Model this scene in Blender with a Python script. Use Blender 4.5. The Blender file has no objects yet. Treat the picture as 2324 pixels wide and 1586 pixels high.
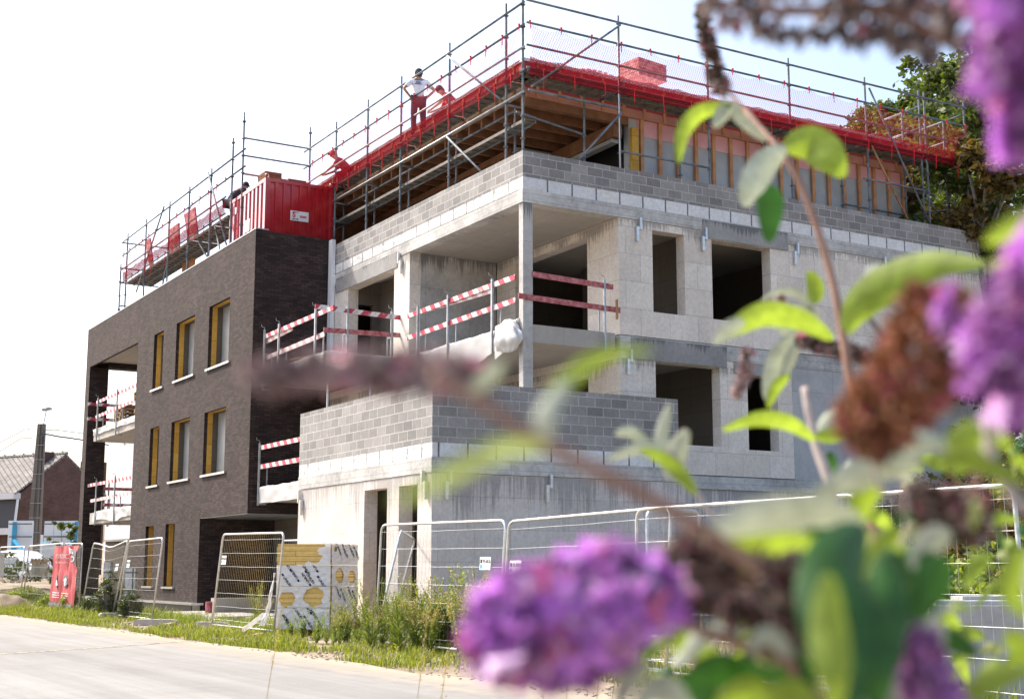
import bpy, bmesh, math, random
from mathutils import Vector, Matrix, noise
R = math.radians
rnd = random.Random(7)
S = bpy.context.scene
COL = S.collection
# ------------------------------------------------------------------ camera, world, sun, exposure
PITCH = math.atan(504 / 3098); AZ = R(59.3)
FWD = Vector((math.cos(AZ), math.sin(AZ), 0)); RT = Vector((math.sin(AZ), -math.cos(AZ), 0)); UP = Vector((0, 0, 1))
F3 = FWD * math.cos(PITCH) + UP * math.sin(PITCH); U3 = -FWD * math.sin(PITCH) + UP * math.cos(PITCH)
EYE = Vector((0, 0, 1.2))
cd = bpy.data.cameras.new('camera'); cam = bpy.data.objects.new('camera', cd); COL.objects.link(cam)
cam.location = EYE; m3 = Matrix((RT, U3, -F3)).transposed(); cam.rotation_euler = m3.to_euler()
cd.lens = 3098 / 2324 * 36; cd.sensor_width = 36; cd.clip_start = 0.05; cd.clip_end = 2000
cd.dof.use_dof = True; cd.dof.focus_distance = 30; cd.dof.aperture_fstop = 7.4
S.camera = cam
SUN = Vector((-0.52, 0.854, 0)).normalized(); SEL = R(48)
w = bpy.data.worlds.new('World'); S.world = w; w.use_nodes = True
nt = w.node_tree; bg = nt.nodes['Background']; sky = nt.nodes.new('ShaderNodeTexSky'); sky.sky_type = 'NISHITA'
sky.sun_disc = False; sky.sun_elevation = SEL; sky.sun_rotation = math.atan2(SUN.x, SUN.y)
sky.air_density = 1.0; sky.dust_density = 5.0; sky.ozone_density = 1.0
nt.links.new(sky.outputs[0], bg.inputs[0]); bg.inputs[1].default_value = 0.15
sd = bpy.data.lights.new('sun', 'SUN'); sd.energy = 2.05; sd.angle = R(0.53); sd.color = (1, 0.94, 0.85)
so = bpy.data.objects.new('sun', sd); COL.objects.link(so)
so.rotation_euler = (SUN * math.cos(SEL) + UP * math.sin(SEL)).to_track_quat('Z', 'Y').to_euler()
S.view_settings.view_transform = 'Standard'; S.view_settings.look = 'None'; S.view_settings.gamma = 1
S.view_settings.exposure = 1.32

# ------------------------------------------------------------------ helpers
def ray(x, y): return F3 * 3098 + RT * (x - 1162) - U3 * (y - 793)
def PP(x, y, ax, v):
    d = ray(x, y); t = (v - EYE[ax]) / d[ax]; return EYE + d * t
def PD(x, y, D): return EYE + ray(x, y) * (D / 3098)

class MB:
    def __init__(s): s.v = []; s.f = []; s.uv = None
    def q(s, *p):
        n = len(s.v); s.v += [tuple(a) for a in p]; s.f.append(tuple(range(n, n + len(p)))); return s
    def box(s, x0, x1, y0, y1, z0, z1):
        return s.hexa([(x0,y0,z0),(x1,y0,z0),(x1,y1,z0),(x0,y1,z0),(x0,y0,z1),(x1,y0,z1),(x1,y1,z1),(x0,y1,z1)])
    def hexa(s, p):
        n = len(s.v); s.v += [tuple(a) for a in p]
        for f in ((0,3,2,1),(4,5,6,7),(0,1,5,4),(1,2,6,5),(2,3,7,6),(3,0,4,7)): s.f.append(tuple(n + i for i in f))
        return s
    def obox(s, o, a, b, c):
        o, a, b, c = map(Vector, (o, a, b, c))
        return s.hexa([o, o+a, o+a+b, o+b, o+c, o+a+c, o+a+b+c, o+b+c])
    def beam(s, p, q, w_, h, up=UP):
        p, q = Vector(p), Vector(q); d = (q - p); sd_ = d.cross(up).normalized() * w_; u = sd_.cross(d).normalized() * h
        return s.obox(p - sd_/2 - u/2, d, u, sd_)
    def tube(s, pts, r, n=6, close=False, cap=True):
        pts = [Vector(p) for p in pts]; rr = r if isinstance(r, (list, tuple)) else [r] * len(pts)
        base = len(s.v); prev = None
        for i, p in enumerate(pts):
            if close: d = pts[(i+1) % len(pts)] - pts[i-1]
            else: d = pts[min(i+1, len(pts)-1)] - pts[max(i-1, 0)]
            d.normalize()
            if prev is None:
                a = d.cross(UP if abs(d.z) < .9 else Vector((1,0,0))).normalized()
            else:
                a = (prev - d * prev.dot(d)).normalized()
            prev = a; b = d.cross(a)
            for k in range(n):
                t = 2*math.pi*k/n; s.v.append(tuple(p + (a*math.cos(t) + b*math.sin(t)) * rr[i]))
        m = len(pts)
        for i in range(m if close else m-1):
            for k in range(n):
                i2 = (i+1) % m; k2 = (k+1) % n
                s.f.append((base+i*n+k, base+i*n+k2, base+i2*n+k2, base+i2*n+k))
        if cap and not close:
            s.f.append(tuple(base+k for k in range(n))[::-1]); s.f.append(tuple(base+(m-1)*n+k for k in range(n)))
        return s
    def grid(s, P, nu, nv, skip=None):
        base = len(s.v)
        for j in range(nv+1):
            for i in range(nu+1): s.v.append(tuple(P(i/nu, j/nv)))
        for j in range(nv):
            for i in range(nu):
                if skip and skip((i+.5)/nu, (j+.5)/nv): continue
                a = base+j*(nu+1)+i; s.f.append((a, a+1, a+nu+2, a+nu+1))
        return s
    def build(s, name, mat, parent=None, smooth=False, **kw):
        me = bpy.data.meshes.new(name); me.from_pydata(s.v, [], s.f); me.update()
        if mat: me.materials.append(mat)
        if smooth:
            me.polygons.foreach_set('use_smooth', [True]*len(me.polygons))
        o = bpy.data.objects.new(name, me); COL.objects.link(o)
        if parent: o.parent = parent
        if s.uv is not None:
            ul = me.uv_layers.new(name='UV'); 
            for l in me.loops: ul.data[l.index].uv = s.uv[l.vertex_index]
        tag(o, **kw); return o
PLOC = {}
def tag(o, label=None, cat=None, group=None, kind=None):
    if label: o['label'] = label
    if cat: o['category'] = cat
    if group: o['group'] = group
    if kind: o['kind'] = kind
    return o
def thing(name, label, cat, loc=(0,0,0), group=None):
    o = bpy.data.objects.new(name, None); COL.objects.link(o); o.location = loc; PLOC[o.name] = Vector(loc)
    o.empty_display_size = .2
    return tag(o, label, cat, group)
def part(name, mb, mat, parent, smooth=False, sub=False):
    # geometry is written in world coordinates; the part is shifted so that it sits right under its thing
    o = mb.build(name, mat, None, smooth); o.parent = parent
    if not sub: o.location = -PLOC[parent.name]
    return o
def structure(name, mb, mat): return mb.build(name, mat, None, kind='structure')
def copy_tree(o, parent=None):
    c = o.copy(); COL.objects.link(c); c.parent = parent
    if parent is None: PLOC[c.name] = Vector(c.location)
    for ch in list(o.children): copy_tree(ch, c)
    return c

# ------------------------------------------------------------------ materials
def mat(name, col=(.5,.5,.5), rough=.7, metal=0, spec=.3):
    m = bpy.data.materials.new(name); m.use_nodes = True; b = m.node_tree.nodes['Principled BSDF']
    b.inputs['Base Color'].default_value = (*col, 1); b.inputs['Roughness'].default_value = rough; b.inputs['Metallic'].default_value = metal
    b.inputs['Specular IOR Level'].default_value = spec
    return m
class N:
    def __init__(s, m): s.t = m.node_tree; s.b = s.t.nodes.get('Principled BSDF'); s.out = s.t.nodes['Material Output']
    def n(s, typ, ins=None, **kw):
        x = s.t.nodes.new('ShaderNode' + typ)
        for k, v in kw.items(): setattr(x, k, v)
        for k, v in (ins or {}).items():
            if hasattr(v, 'is_output') or isinstance(v, bpy.types.NodeSocket): s.t.links.new(v, x.inputs[k])
            else: x.inputs[k].default_value = v
        return x
    def link(s, a, b): s.t.links.new(a, b)
    def math(s, op, a, b=0, c=0): return s.n('Math', {0: a, 1: b, 2: c}, operation=op).outputs[0]
    def mix(s, f, a, b, typ='MIX'):
        x = s.t.nodes.new('ShaderNodeMix'); x.data_type = 'RGBA'; x.blend_type = typ
        for k, v in ((0, f), (6, a), (7, b)):
            if isinstance(v, bpy.types.NodeSocket): s.t.links.new(v, x.inputs[k])
            else: x.inputs[k].default_value = v if k == 0 else (*v, 1)
        return x.outputs[2]
    def pos(s): return s.n('NewGeometry').outputs['Position']
    def noise(s, scale, vec=None, detail=4, rough=.55): 
        x = s.n('TexNoise', {'Scale': scale, 'Detail': detail, 'Roughness': rough})
        s.link(vec or s.pos(), x.inputs['Vector']); return x.outputs['Fac']
    def ramp(s, v, stops):
        x = s.n('ValToRGB'); s.link(v, x.inputs[0]); e = x.color_ramp.elements
        while len(e) < len(stops): e.new(.5)
        for el, (p, c) in zip(e, stops): el.position = p; el.color = (*c, 1) if len(c) == 3 else c
        return x.outputs[0]
    def wall(s):   # (along, up) coordinates on any vertical wall, plan coordinates on level faces
        g = s.n('NewGeometry'); p = s.n('SeparateXYZ', {0: g.outputs['Position']}); q = s.n('SeparateXYZ', {0: g.outputs['True Normal']})
        ax = s.math('ABSOLUTE', q.outputs[0]); ay = s.math('ABSOLUTE', q.outputs[1]); az = s.math('ABSOLUTE', q.outputs[2])
        f = s.math('GREATER_THAN', ax, ay); fz = s.math('GREATER_THAN', az, .7)
        u = s.n('Mix', {0: f, 2: p.outputs[0], 3: p.outputs[1]}).outputs[0]
        v = s.n('Mix', {0: fz, 2: p.outputs[2], 3: p.outputs[1]}).outputs[0]
        u2 = s.n('Mix', {0: fz, 2: u, 3: p.outputs[0]}).outputs[0]
        return s.n('CombineXYZ', {0: u2, 1: v}).outputs[0], u2, v
    def bump(s, h, dist=.01, strength=1): 
        x = s.n('Bump', {'Height': h, 'Distance': dist, 'Strength': strength}); s.link(x.outputs[0], s.b.inputs['Normal'])
    def base(s, c): s.link(c, s.b.inputs['Base Color'])

def m_brickwork(name, c1, c2, mortar, bw, rh, ms, zoff=0, offset=.5, dist=.006, rough=.85, nz=(.75, 1.25), smooth=.1, bias=0):
    m = mat(name, c1, rough); k = N(m); vec, u, v = k.wall()
    mp = k.n('Mapping', {'Vector': vec, 'Location': (0, zoff, 0)})
    br = k.n('TexBrick', {'Vector': mp.outputs[0], 'Color1': (*c1, 1), 'Color2': (*c2, 1), 'Mortar': (*mortar, 1), 'Scale': 1, 'Mortar Size': ms, 'Mortar Smooth': smooth, 'Bias': bias, 'Brick Width': bw, 'Row Height': rh})
    br.offset = offset
    n1 = k.noise(1.1, detail=6); n2 = k.noise(14, detail=3)
    f = k.n('MapRange', {0: n1, 1: .3, 2: .7, 3: nz[0], 4: nz[1]}).outputs[0]
    f2 = k.n('MapRange', {0: n2, 1: .3, 2: .7, 3: .9, 4: 1.1}).outputs[0]
    ff = k.math('MULTIPLY', f, f2)
    c = k.mix(1, br.outputs['Color'], k.n('CombineColor', {0: ff, 1: ff, 2: ff}).outputs[0], 'MULTIPLY'); k.base(c)
    h = k.math('ADD', k.math('MULTIPLY', br.outputs['Fac'], -1), k.math('MULTIPLY', n2, .5)); k.bump(h, dist)
    return m, k, c, u, v
def streaks(k, c, u, v, tops, col=(.10,.105,.11), length=.9, amount=.75):
    # rain-run stains hanging from the wet edges of the concrete bands, fading with distance below them
    vec = k.n('CombineXYZ', {0: k.math('MULTIPLY', u, 16), 1: k.math('MULTIPLY', v, .45)}).outputs[0]
    n = k.n('TexNoise', {'Vector': vec, 'Scale': 1, 'Detail': 5, 'Roughness': .7}).outputs['Fac']
    big = k.n('TexNoise', {'Vector': k.n('CombineXYZ', {0: u, 1: 0}).outputs[0], 'Scale': .9, 'Detail': 2}).outputs['Fac']
    tot = None
    for t in tops:
        d = k.math('SUBTRACT', t, v)
        ins = k.math('GREATER_THAN', d, 0)
        fall = k.n('MapRange', {0: d, 1: 0, 2: length, 3: .18, 4: -.20}).outputs[0]
        x = k.math('MULTIPLY', k.math('GREATER_THAN', fall, -.19), ins)
        y = k.n('MapRange', {0: k.math('ADD', k.math('ADD', n, fall), k.math('MULTIPLY', k.math('SUBTRACT', big, .5), .9)), 1: .56, 2: .66, 3: 0, 4: 1}).outputs[0]
        z = k.math('MULTIPLY', x, y)
        tot = z if tot is None else k.math('MAXIMUM', tot, z)
    return k.mix(k.math('MULTIPLY', tot, amount), c, col)
def m_concrete(name, c, var=.2, rough=.85, board=None, tops=None, dist=.004, length=.5):
    m = mat(name, c, rough); k = N(m); vec, u, v = k.wall()
    n1 = k.noise(.7, detail=8, rough=.65); n2 = k.noise(9, detail=6, rough=.7); n3 = k.noise(60, detail=2)
    lo = tuple(a*(1-var) for a in c); hi = tuple(min(1, a*(1+var)) for a in c)
    s = k.math('ADD', k.math('MULTIPLY', n1, .65), k.math('MULTIPLY', n2, .35))
    col = k.ramp(s, [(.36, lo), (.64, hi)])
    if board:
        w_ = k.n('TexBrick', {'Vector': vec, 'Color1': (1,1,1,1), 'Color2': (.93,.93,.93,1), 'Mortar': (.62,.62,.62,1), 'Scale': 1, 'Mortar Size': .006, 'Mortar Smooth': .3, 'Brick Width': board[0], 'Row Height': board[1]}); w_.offset = 0
        col = k.mix(1, col, w_.outputs['Color'], 'MULTIPLY')
    if tops: col = streaks(k, col, u, v, tops, length=length)
    k.base(col); k.bump(k.math('ADD', n2, k.math('MULTIPLY', n3, .3)), dist)
    return m
M = {}
M['brick'], kb_, cb_, *_ = m_brickwork('dark_brick', (.027,.018,.017), (.062,.040,.036), (.013,.011,.011), .215, .065, .006, dist=.010, nz=(.78,1.3), bias=-.1)
kb_.base(kb_.mix(kb_.n('MapRange', {0: kb_.noise(2.2, detail=9, rough=.75), 1: .60, 2: .74, 3: 0, 4: .28}).outputs[0], cb_, (.17,.155,.145)))
M['grey_block'], *_ = m_brickwork('grey_block', (.20,.195,.19), (.32,.31,.30), (.45,.44,.43), .40, .195, .010, zoff=-.03, nz=(.85,1.1))
M['white_block'], kw_, *_ = m_brickwork('white_block', (.62,.62,.62), (.68,.68,.67), (.14,.14,.14), .632, .50, .021, zoff=.32, offset=0, nz=(.93,1.05), dist=.012)
kw_.bump(kw_.noise(2.3, detail=3), .16, .8); kw_.b.inputs['Roughness'].default_value = .35
def m_aac(name, tops, length, amount, g=1):
    m, k, c, u, v = m_brickwork(name, (.66*g,.60*g,.53*g**.7), (.74*g,.69*g,.62*g**.7), (.38,.35,.32), .80, .615, .004, zoff=.46, nz=(.88,1.08), dist=.002)
    k.base(streaks(k, c, u, v, tops, length=length, amount=amount)); return m
M['aac'] = m_aac('aac_block', (8.93, 5.80), .55, .55)
M['aac_low'] = m_aac('stained_aac_block', (3.04,), 1.5, .45, .84)
M['concrete'] = m_concrete('concrete', (.42,.41,.395), .34, board=(1.25, 2.7), tops=(8.95,), length=.8)
M['beam'] = m_concrete('beam_concrete', (.46,.455,.44), .42, board=(3.4, .15))
M['lintel'] = m_concrete('lintel_concrete', (.29,.285,.28), .25, tops=(6.3, 9.2), length=.35)
M['wallc'] = m_concrete('cast_wall_concrete', (.42,.425,.425), .18, board=(1.55, 2.7))
M['soffit'] = m_concrete('soffit_concrete', (.40,.375,.34), .12, board=(1.2, 4))
M['inner'] = m_concrete('inner_wall', (.115,.10,.082), .12, board=(.8, .615))  # inner blockwork, with the dimness of unlit rooms put into its colour
M['foot'] = m_concrete('foot_concrete', (.36,.34,.31), .2)
def m_noisy(name, c1, c2, scale, rough=.8, dist=0, metal=0, spec=.3, detail=5):
    m = mat(name, c1, rough, metal, spec); k = N(m); n = k.noise(scale, detail=detail); k.base(k.ramp(n, [(.35, c1), (.65, c2)]))
    if dist: k.bump(n, dist)
    return m
M['galv'] = m_noisy('galvanised_steel', (.30,.32,.34), (.46,.48,.50), 6, .42, metal=.75, spec=.5)
M['galvb'] = m_noisy('bright_galvanised_steel', (.52,.53,.54), (.66,.67,.68), 12, .32, metal=.7, spec=.5)
M['pole'] = m_noisy('scaffold_tube', (.09,.105,.12), (.21,.235,.26), 3.5, .65, metal=0, spec=.25)
M['deck'] = m_noisy('scaffold_deck', (.13,.12,.11), (.22,.20,.18), 9, .7)
M['wood'] = m_noisy('wood', (.30,.15,.07), (.45,.25,.13), 5, .75)
M['stud'] = m_noisy('stud_wood', (.42,.20,.09), (.56,.30,.15), 4, .75)
M['joist'] = m_noisy('joist_wood', (.17,.08,.04), (.25,.125,.065), 4, .75)
M['ply'] = m_noisy('plywood', (.33,.245,.18), (.44,.33,.25), 2, .75)
M['palew'] = m_noisy('pallet_wood', (.30,.20,.12), (.42,.30,.19), 6, .8)
M['yellow'] = m_brickwork('yellow_insulation', (.50,.29,.05), (.60,.36,.075), (.28,.14,.02), 3.1, .6, .006, nz=(.9,1.1), dist=.002)[0]
M['foam'] = m_brickwork('foam_boards', (.70,.46,.14), (.76,.52,.18), (.36,.2,.05), 2.5, .1, .004, nz=(.94,1.06), dist=.004)[0]
M['panel'] = m_noisy('grey_insulation_panel', (.30,.315,.32), (.40,.415,.41), 1.4, .4, spec=.5)
M['pinkply'] = m_noisy('pinkish_board', (.42,.19,.15), (.52,.27,.21), 2, .7)
M['pink'] = m_noisy('pink_membrane_net_tint', (.62,.30,.33), (.72,.42,.44), 1.5, .5)
M['white'] = m_noisy('white_render', (.46,.47,.50), (.52,.53,.56), .8, .8)
M['whitepl'] = m_noisy('white_panel', (.68,.70,.72), (.78,.79,.80), .6, .5)
M['black'] = mat('black_membrane', (.025,.025,.028), .5)
M['dark'] = mat('painted_room_shade', (.015,.014,.013), .9)
M['red'] = m_noisy('container_red', (.36,.010,.015), (.44,.016,.022), 3, .16, spec=.5); M['red'].node_tree.nodes['Principled BSDF'].inputs['Coat Weight'].default_value = .8; M['red'].node_tree.nodes['Principled BSDF'].inputs['Coat Roughness'].default_value = .12
M['redlt'] = mat('red_paint', (.62,.02,.03), .5)
M['blue'] = mat('blue_paint', (.05,.33,.55), .5)
M['skin'] = mat('skin', (.42,.22,.15), .55); M['shirt'] = m_noisy('white_cotton', (.68,.70,.78), (.78,.80,.86), 8, .85)
M['trouser'] = mat('dark_trousers', (.05,.045,.06), .9); M['cap'] = mat('dark_cap', (.02,.025,.03), .8)
M['redcl'] = mat('red_workwear', (.45,.03,.05), .8)
M['stickw'] = mat('white_sticker', (.75,.76,.78), .4); M['ink'] = mat('dark_blue_ink', (.03,.035,.12), .6); M['inkr'] = mat('red_ink', (.5,.03,.04), .6)
M['inkw'] = mat('white_ink', (.72,.68,.68), .6); M['inkg'] = mat('grey_ink', (.16,.15,.16), .6); M['inkk'] = mat('black_ink', (.03,.03,.03), .6)
M['carw'] = mat('white_car_paint', (.72,.74,.76), .22, spec=.6); M['glass'] = mat('car_glass', (.06,.09,.11), .08, spec=.8); M['tyre'] = mat('tyre_rubber', (.02,.02,.02), .8)
M['cable'] = mat('cable', (.04,.04,.04), .6)
M['polec'] = m_concrete('pole_concrete', (.16,.14,.12), .2)
M['hbrick'] = m_brickwork('house_brick', (.075,.036,.030), (.12,.06,.05), (.10,.08,.07), .22, .075, .010, nz=(.8,1.2))[0]
M['tile'] = m_brickwork('roof_tile', (.20,.185,.17), (.28,.26,.24), (.09,.08,.075), .26, .26, .03, offset=0, nz=(.8,1.2), dist=.05)[0]
M['slate'] = mat('slate', (.03,.035,.05), .4)
def m_stripe(name, a, b, period, slant, rough=.45, wear=.25):
    m = mat(name, a, rough); k = N(m); vec, u, v = k.wall()
    p = k.n('SeparateXYZ', {0: k.pos()})
    s = k.math('ADD', k.math('ADD', p.outputs[0], p.outputs[1]), k.math('MULTIPLY', p.outputs[2], slant))
    f = k.math('GREATER_THAN', k.math('FRACT', k.math('DIVIDE', s, period)), .5)
    c = k.mix(f, a, b); n = k.noise(7, detail=5)
    k.base(k.mix(k.n('MapRange', {0: n, 1: .55, 2: .75, 3: 0, 4: wear*2}).outputs[0], c, (.45,.33,.30))); return m
M['stripe'] = m_stripe('red_white_stripe', (.66,.65,.65), (.46,.05,.09), .46, -.8, wear=.6)
M['fade'] = m_stripe('faded_stripe', (.68,.66,.66), (.58,.30,.31), .46, -.8, wear=.7)
M['redwood'] = m_noisy('worn_red_plank', (.30,.05,.06), (.50,.22,.22), 9, .75)
def m_film(name, c, trans=.35, rough=.4):
    m = mat(name, c, rough, spec=.4); k = N(m); tr = k.n('BsdfTranslucent', {'Color': (*c, 1)}); mx = k.n('MixShader', {0: trans})
    k.link(k.b.outputs[0], mx.inputs[1]); k.link(tr.outputs[0], mx.inputs[2]); k.link(mx.outputs[0], k.out.inputs[0])
    n = k.noise(3, detail=5, rough=.55); k.bump(n, .02, .6); return m
M['film'] = m_film('white_plastic_film', (.66,.66,.66), .25); M['wrap'] = m_film('printed_wrap_film', (.80,.79,.78), .2)
def m_net(name, c, cell, line, base=0.0):
    m = mat(name, c, .8); k = N(m); uv = k.n('TexCoord').outputs['UV']; s = k.n('SeparateXYZ', {0: uv})
    a = k.math('ADD', s.outputs[0], k.math('MULTIPLY', s.outputs[1], .5)); b_ = k.math('SUBTRACT', s.outputs[0], k.math('MULTIPLY', s.outputs[1], .5))
    fa = k.math('LESS_THAN', k.math('FRACT', k.math('DIVIDE', a, cell)), line/cell); fb = k.math('LESS_THAN', k.math('FRACT', k.math('DIVIDE', b_, cell)), line/cell)
    f = k.math('MAXIMUM', fa, fb)
    if base: f = k.math('MAXIMUM', f, base)
    dif = k.n('BsdfDiffuse', {'Color': (*c, 1)}); trl = k.n('BsdfTranslucent', {'Color': (*c, 1)}); m1 = k.n('MixShader', {0: .45}); k.link(dif.outputs[0], m1.inputs[1]); k.link(trl.outputs[0], m1.inputs[2])
    tp = k.n('BsdfTransparent'); m2 = k.n('MixShader', {0: f}); k.link(tp.outputs[0], m2.inputs[1]); k.link(m1.outputs[0], m2.inputs[2]); k.link(m2.outputs[0], k.out.inputs[0]); return m
M['net'] = m_net('red_netting', (.42,.05,.06), .06, .0078); M['netd'] = m_net('gathered_red_netting', (.21,.008,.016), .035, .017)
M['fascia'] = m_noisy('red_brown_eaves_membrane', (.30,.022,.022), (.40,.05,.04), 2, .6)
M['banner'] = m_noisy('faded_red_banner', (.42,.06,.07), (.50,.11,.12), 2, .6)
M['tie'] = mat('red_cord', (.65,.03,.03), .7)
def m_leaf(name, c, back=None, trans=.45, rough=.5, hue=.15, tint=(1.5, 1.6, .5)):
    m = mat(name, c, rough, spec=.35); k = N(m)
    oi = k.n('NewGeometry'); r_ = oi.outputs['Random Per Island']
    dark = tuple(a*(1-hue*2) for a in c); lite = tuple(min(1, a*(1+hue*2.2)) for a in c); lite = (min(1, lite[0]*1.15), lite[1], lite[2]*.8)
    col = k.ramp(r_, [(0, dark), (.6, c), (1, lite)])
    if back:
        col = k.mix(oi.outputs['Backfacing'], col, back); nn_ = k.n('MapRange', {0: k.noise(70, detail=6, rough=.7), 1: .35, 2: .65, 3: .72, 4: 1.18}).outputs[0]; col = k.mix(1, col, k.n('CombineColor', {0: nn_, 1: nn_, 2: nn_}).outputs[0], 'MULTIPLY')
    k.base(col); tcol = k.mix(1, col, tint, 'MULTIPLY'); tr = k.n('BsdfTranslucent', {'Color': tcol}); mx = k.n('MixShader', {0: trans})
    k.link(k.b.outputs[0], mx.inputs[1]); k.link(tr.outputs[0], mx.inputs[2]); k.link(mx.outputs[0], k.out.inputs[0]); return m
M['grass'] = m_leaf('grass', (.19,.22,.045), hue=.25, trans=.4)
M['weed'] = m_leaf('weed', (.18,.23,.06), hue=.25, trans=.4)
M['tree'] = m_leaf('tree_leaf', (.075,.105,.028), hue=.3, trans=.4)
M['tree2'] = m_leaf('tree_leaf_brown', (.12,.085,.03), hue=.35, trans=.35)
M['shrub'] = m_leaf('shrub_leaf', (.055,.075,.03), hue=.3)
M['bark'] = m_noisy('bark', (.16,.14,.12), (.30,.27,.23), 6, .9)
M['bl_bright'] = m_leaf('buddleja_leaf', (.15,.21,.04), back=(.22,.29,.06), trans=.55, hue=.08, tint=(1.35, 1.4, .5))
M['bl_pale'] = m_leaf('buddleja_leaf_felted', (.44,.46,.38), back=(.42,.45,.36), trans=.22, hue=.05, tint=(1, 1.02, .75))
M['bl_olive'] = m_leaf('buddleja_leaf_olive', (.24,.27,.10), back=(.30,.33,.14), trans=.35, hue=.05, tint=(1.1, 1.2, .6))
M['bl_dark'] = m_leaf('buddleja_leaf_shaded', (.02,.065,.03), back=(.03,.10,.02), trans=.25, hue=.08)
def m_petal(name, c, trans=.35, hi=(.80,.60,.85)):
    m = mat(name, c, .6, spec=.2); k = N(m); r_ = k.n('NewGeometry').outputs['Random Per Island']
    col = k.ramp(r_, [(0, tuple(a*.45 for a in c)), (.45, c), (.66, tuple(min(1, a*1.25+.05) for a in c)), (.86, hi), (1, (.60,.10,.22))])  # highlights are put into the colour as pale random pieces
    nn_ = k.n('MapRange', {0: k.noise(55, detail=2), 1: .38, 2: .62, 3: .65, 4: 1.22}).outputs[0]; col = k.mix(1, col, k.n('CombineColor', {0: nn_, 1: nn_, 2: nn_}).outputs[0], 'MULTIPLY'); k.base(col)
    tr = k.n('BsdfTranslucent', {'Color': col}); mx = k.n('MixShader', {0: trans}); k.link(k.b.outputs[0], mx.inputs[1]); k.link(tr.outputs[0], mx.inputs[2]); k.link(mx.outputs[0], k.out.inputs[0]); return m
M['petal'] = m_petal('purple_petal', (.54,.20,.64), .5); M['petalp'] = m_petal('pale_purple_petal', (.46,.20,.50), .45)
M['seed'] = m_petal('brown_seed_capsule', (.13,.075,.055), .1, (.45,.38,.33)); M['seedo'] = m_petal('rust_seed_capsule', (.30,.12,.05), .2, (.50,.28,.14)); M['seedp'] = m_petal('faded_flower', (.36,.24,.23), .2, (.45,.38,.33))
M['seedg'] = m_petal('grey_brown_seed_capsule', (.16,.12,.11), .1, (.45,.38,.33))
M['bstem'] = m_noisy('buddleja_stem', (.22,.12,.085), (.32,.19,.14), 30, .7)
M['bstemp'] = m_noisy('buddleja_old_stem', (.36,.30,.28), (.46,.40,.37), 30, .7)
M['straw'] = m_leaf('straw', (.50,.38,.18), hue=.1, trans=.2)
M['soil'] = m_noisy('soil', (.20,.155,.105), (.33,.265,.19), 1.3, .95, .03, detail=9)
M['road'] = None
def m_road():
    m = mat('road_surface', (.4,.4,.4), .9); k = N(m); n1 = k.noise(.35, detail=8, rough=.6); n2 = k.noise(30, detail=4); n3 = k.noise(3, detail=8, rough=.7)
    s = k.math('ADD', k.math('MULTIPLY', n1, .5), k.math('ADD', k.math('MULTIPLY', n2, .25), k.math('MULTIPLY', n3, .25)))
    c = k.ramp(s, [(.36, (.215,.207,.192)), (.64, (.295,.284,.264))])
    sp = k.n('SeparateXYZ', {0: k.pos()}); x = sp.outputs[0]
    tv = k.n('CombineXYZ', {0: k.math('MULTIPLY', x, 1.6), 1: k.math('MULTIPLY', sp.outputs[1], .05)}).outputs[0]
    ty = k.n('MapRange', {0: k.noise(1, vec=tv, detail=5, rough=.7), 1: .42, 2: .62, 3: .84, 4: 1.06}).outputs[0]; c = k.mix(1, c, k.n('CombineColor', {0: ty, 1: ty, 2: ty}).outputs[0], 'MULTIPLY')
    sv = k.n('MapRange', {0: k.noise(1.1, detail=9, rough=.8), 1: .60, 2: .72, 3: 0, 4: .35}).outputs[0]; c = k.mix(sv, c, (.16,.15,.135))
    edge = k.n('MapRange', {0: k.math('ADD', x, k.math('MULTIPLY', k.math('SUBTRACT', n3, .5), 2.2)), 1: 6.6, 2: 7.6, 3: 0, 4: .8}).outputs[0]
    k.base(k.mix(edge, c, (.38,.31,.22))); k.bump(n2, .006); return m
M['road'] = m_road()
M['hill'] = m_noisy('hill_ground', (.08,.09,.035), (.16,.14,.07), 1.5, .95, .05)
M['rubble'] = m_noisy('rubble', (.22,.18,.14), (.40,.35,.29), 9, .9)
M['yline'] = m_noisy('road_joint_filler', (.42,.36,.20), (.52,.47,.33), 12, .9)

# ------------------------------------------------------------------ walls with openings
def wall(mb, ax, c0, c1, u0, u1, z0, z1, holes=()):
    # a slab standing in the plane ax=const (ax 0: runs along Y, ax 1: runs along X), thickness c0..c1, with rectangular holes (ua, ub, za, zb)
    us = sorted({u0, u1, *[min(max(h[i], u0), u1) for h in holes for i in (0, 1)]}); zs = sorted({z0, z1, *[min(max(h[i], z0), z1) for h in holes for i in (2, 3)]})
    def solid(i, j):
        if i < 0 or j < 0 or i >= len(us)-1 or j >= len(zs)-1: return False
        u, z = (us[i]+us[i+1])/2, (zs[j]+zs[j+1])/2
        return not any(h[0] < u < h[1] and h[2] < z < h[3] for h in holes)
    P = (lambda c, u, z: (c, u, z)) if ax == 0 else (lambda c, u, z: (u, c, z))
    for i in range(len(us)-1):
        for j in range(len(zs)-1):
            if not solid(i, j): continue
            a, b, p, q = us[i], us[i+1], zs[j], zs[j+1]
            mb.q(P(c0,a,p), P(c0,b,p), P(c0,b,q), P(c0,a,q)); mb.q(P(c1,a,p), P(c1,a,q), P(c1,b,q), P(c1,b,p))
            if not solid(i-1, j): mb.q(P(c0,a,p), P(c0,a,q), P(c1,a,q), P(c1,a,p))
            if not solid(i+1, j): mb.q(P(c0,b,p), P(c1,b,p), P(c1,b,q), P(c0,b,q))
            if not solid(i, j-1): mb.q(P(c0,a,p), P(c1,a,p), P(c1,b,p), P(c0,b,p))
            if not solid(i, j+1): mb.q(P(c0,a,q), P(c0,b,q), P(c1,b,q), P(c1,a,q))
    return mb
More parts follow.
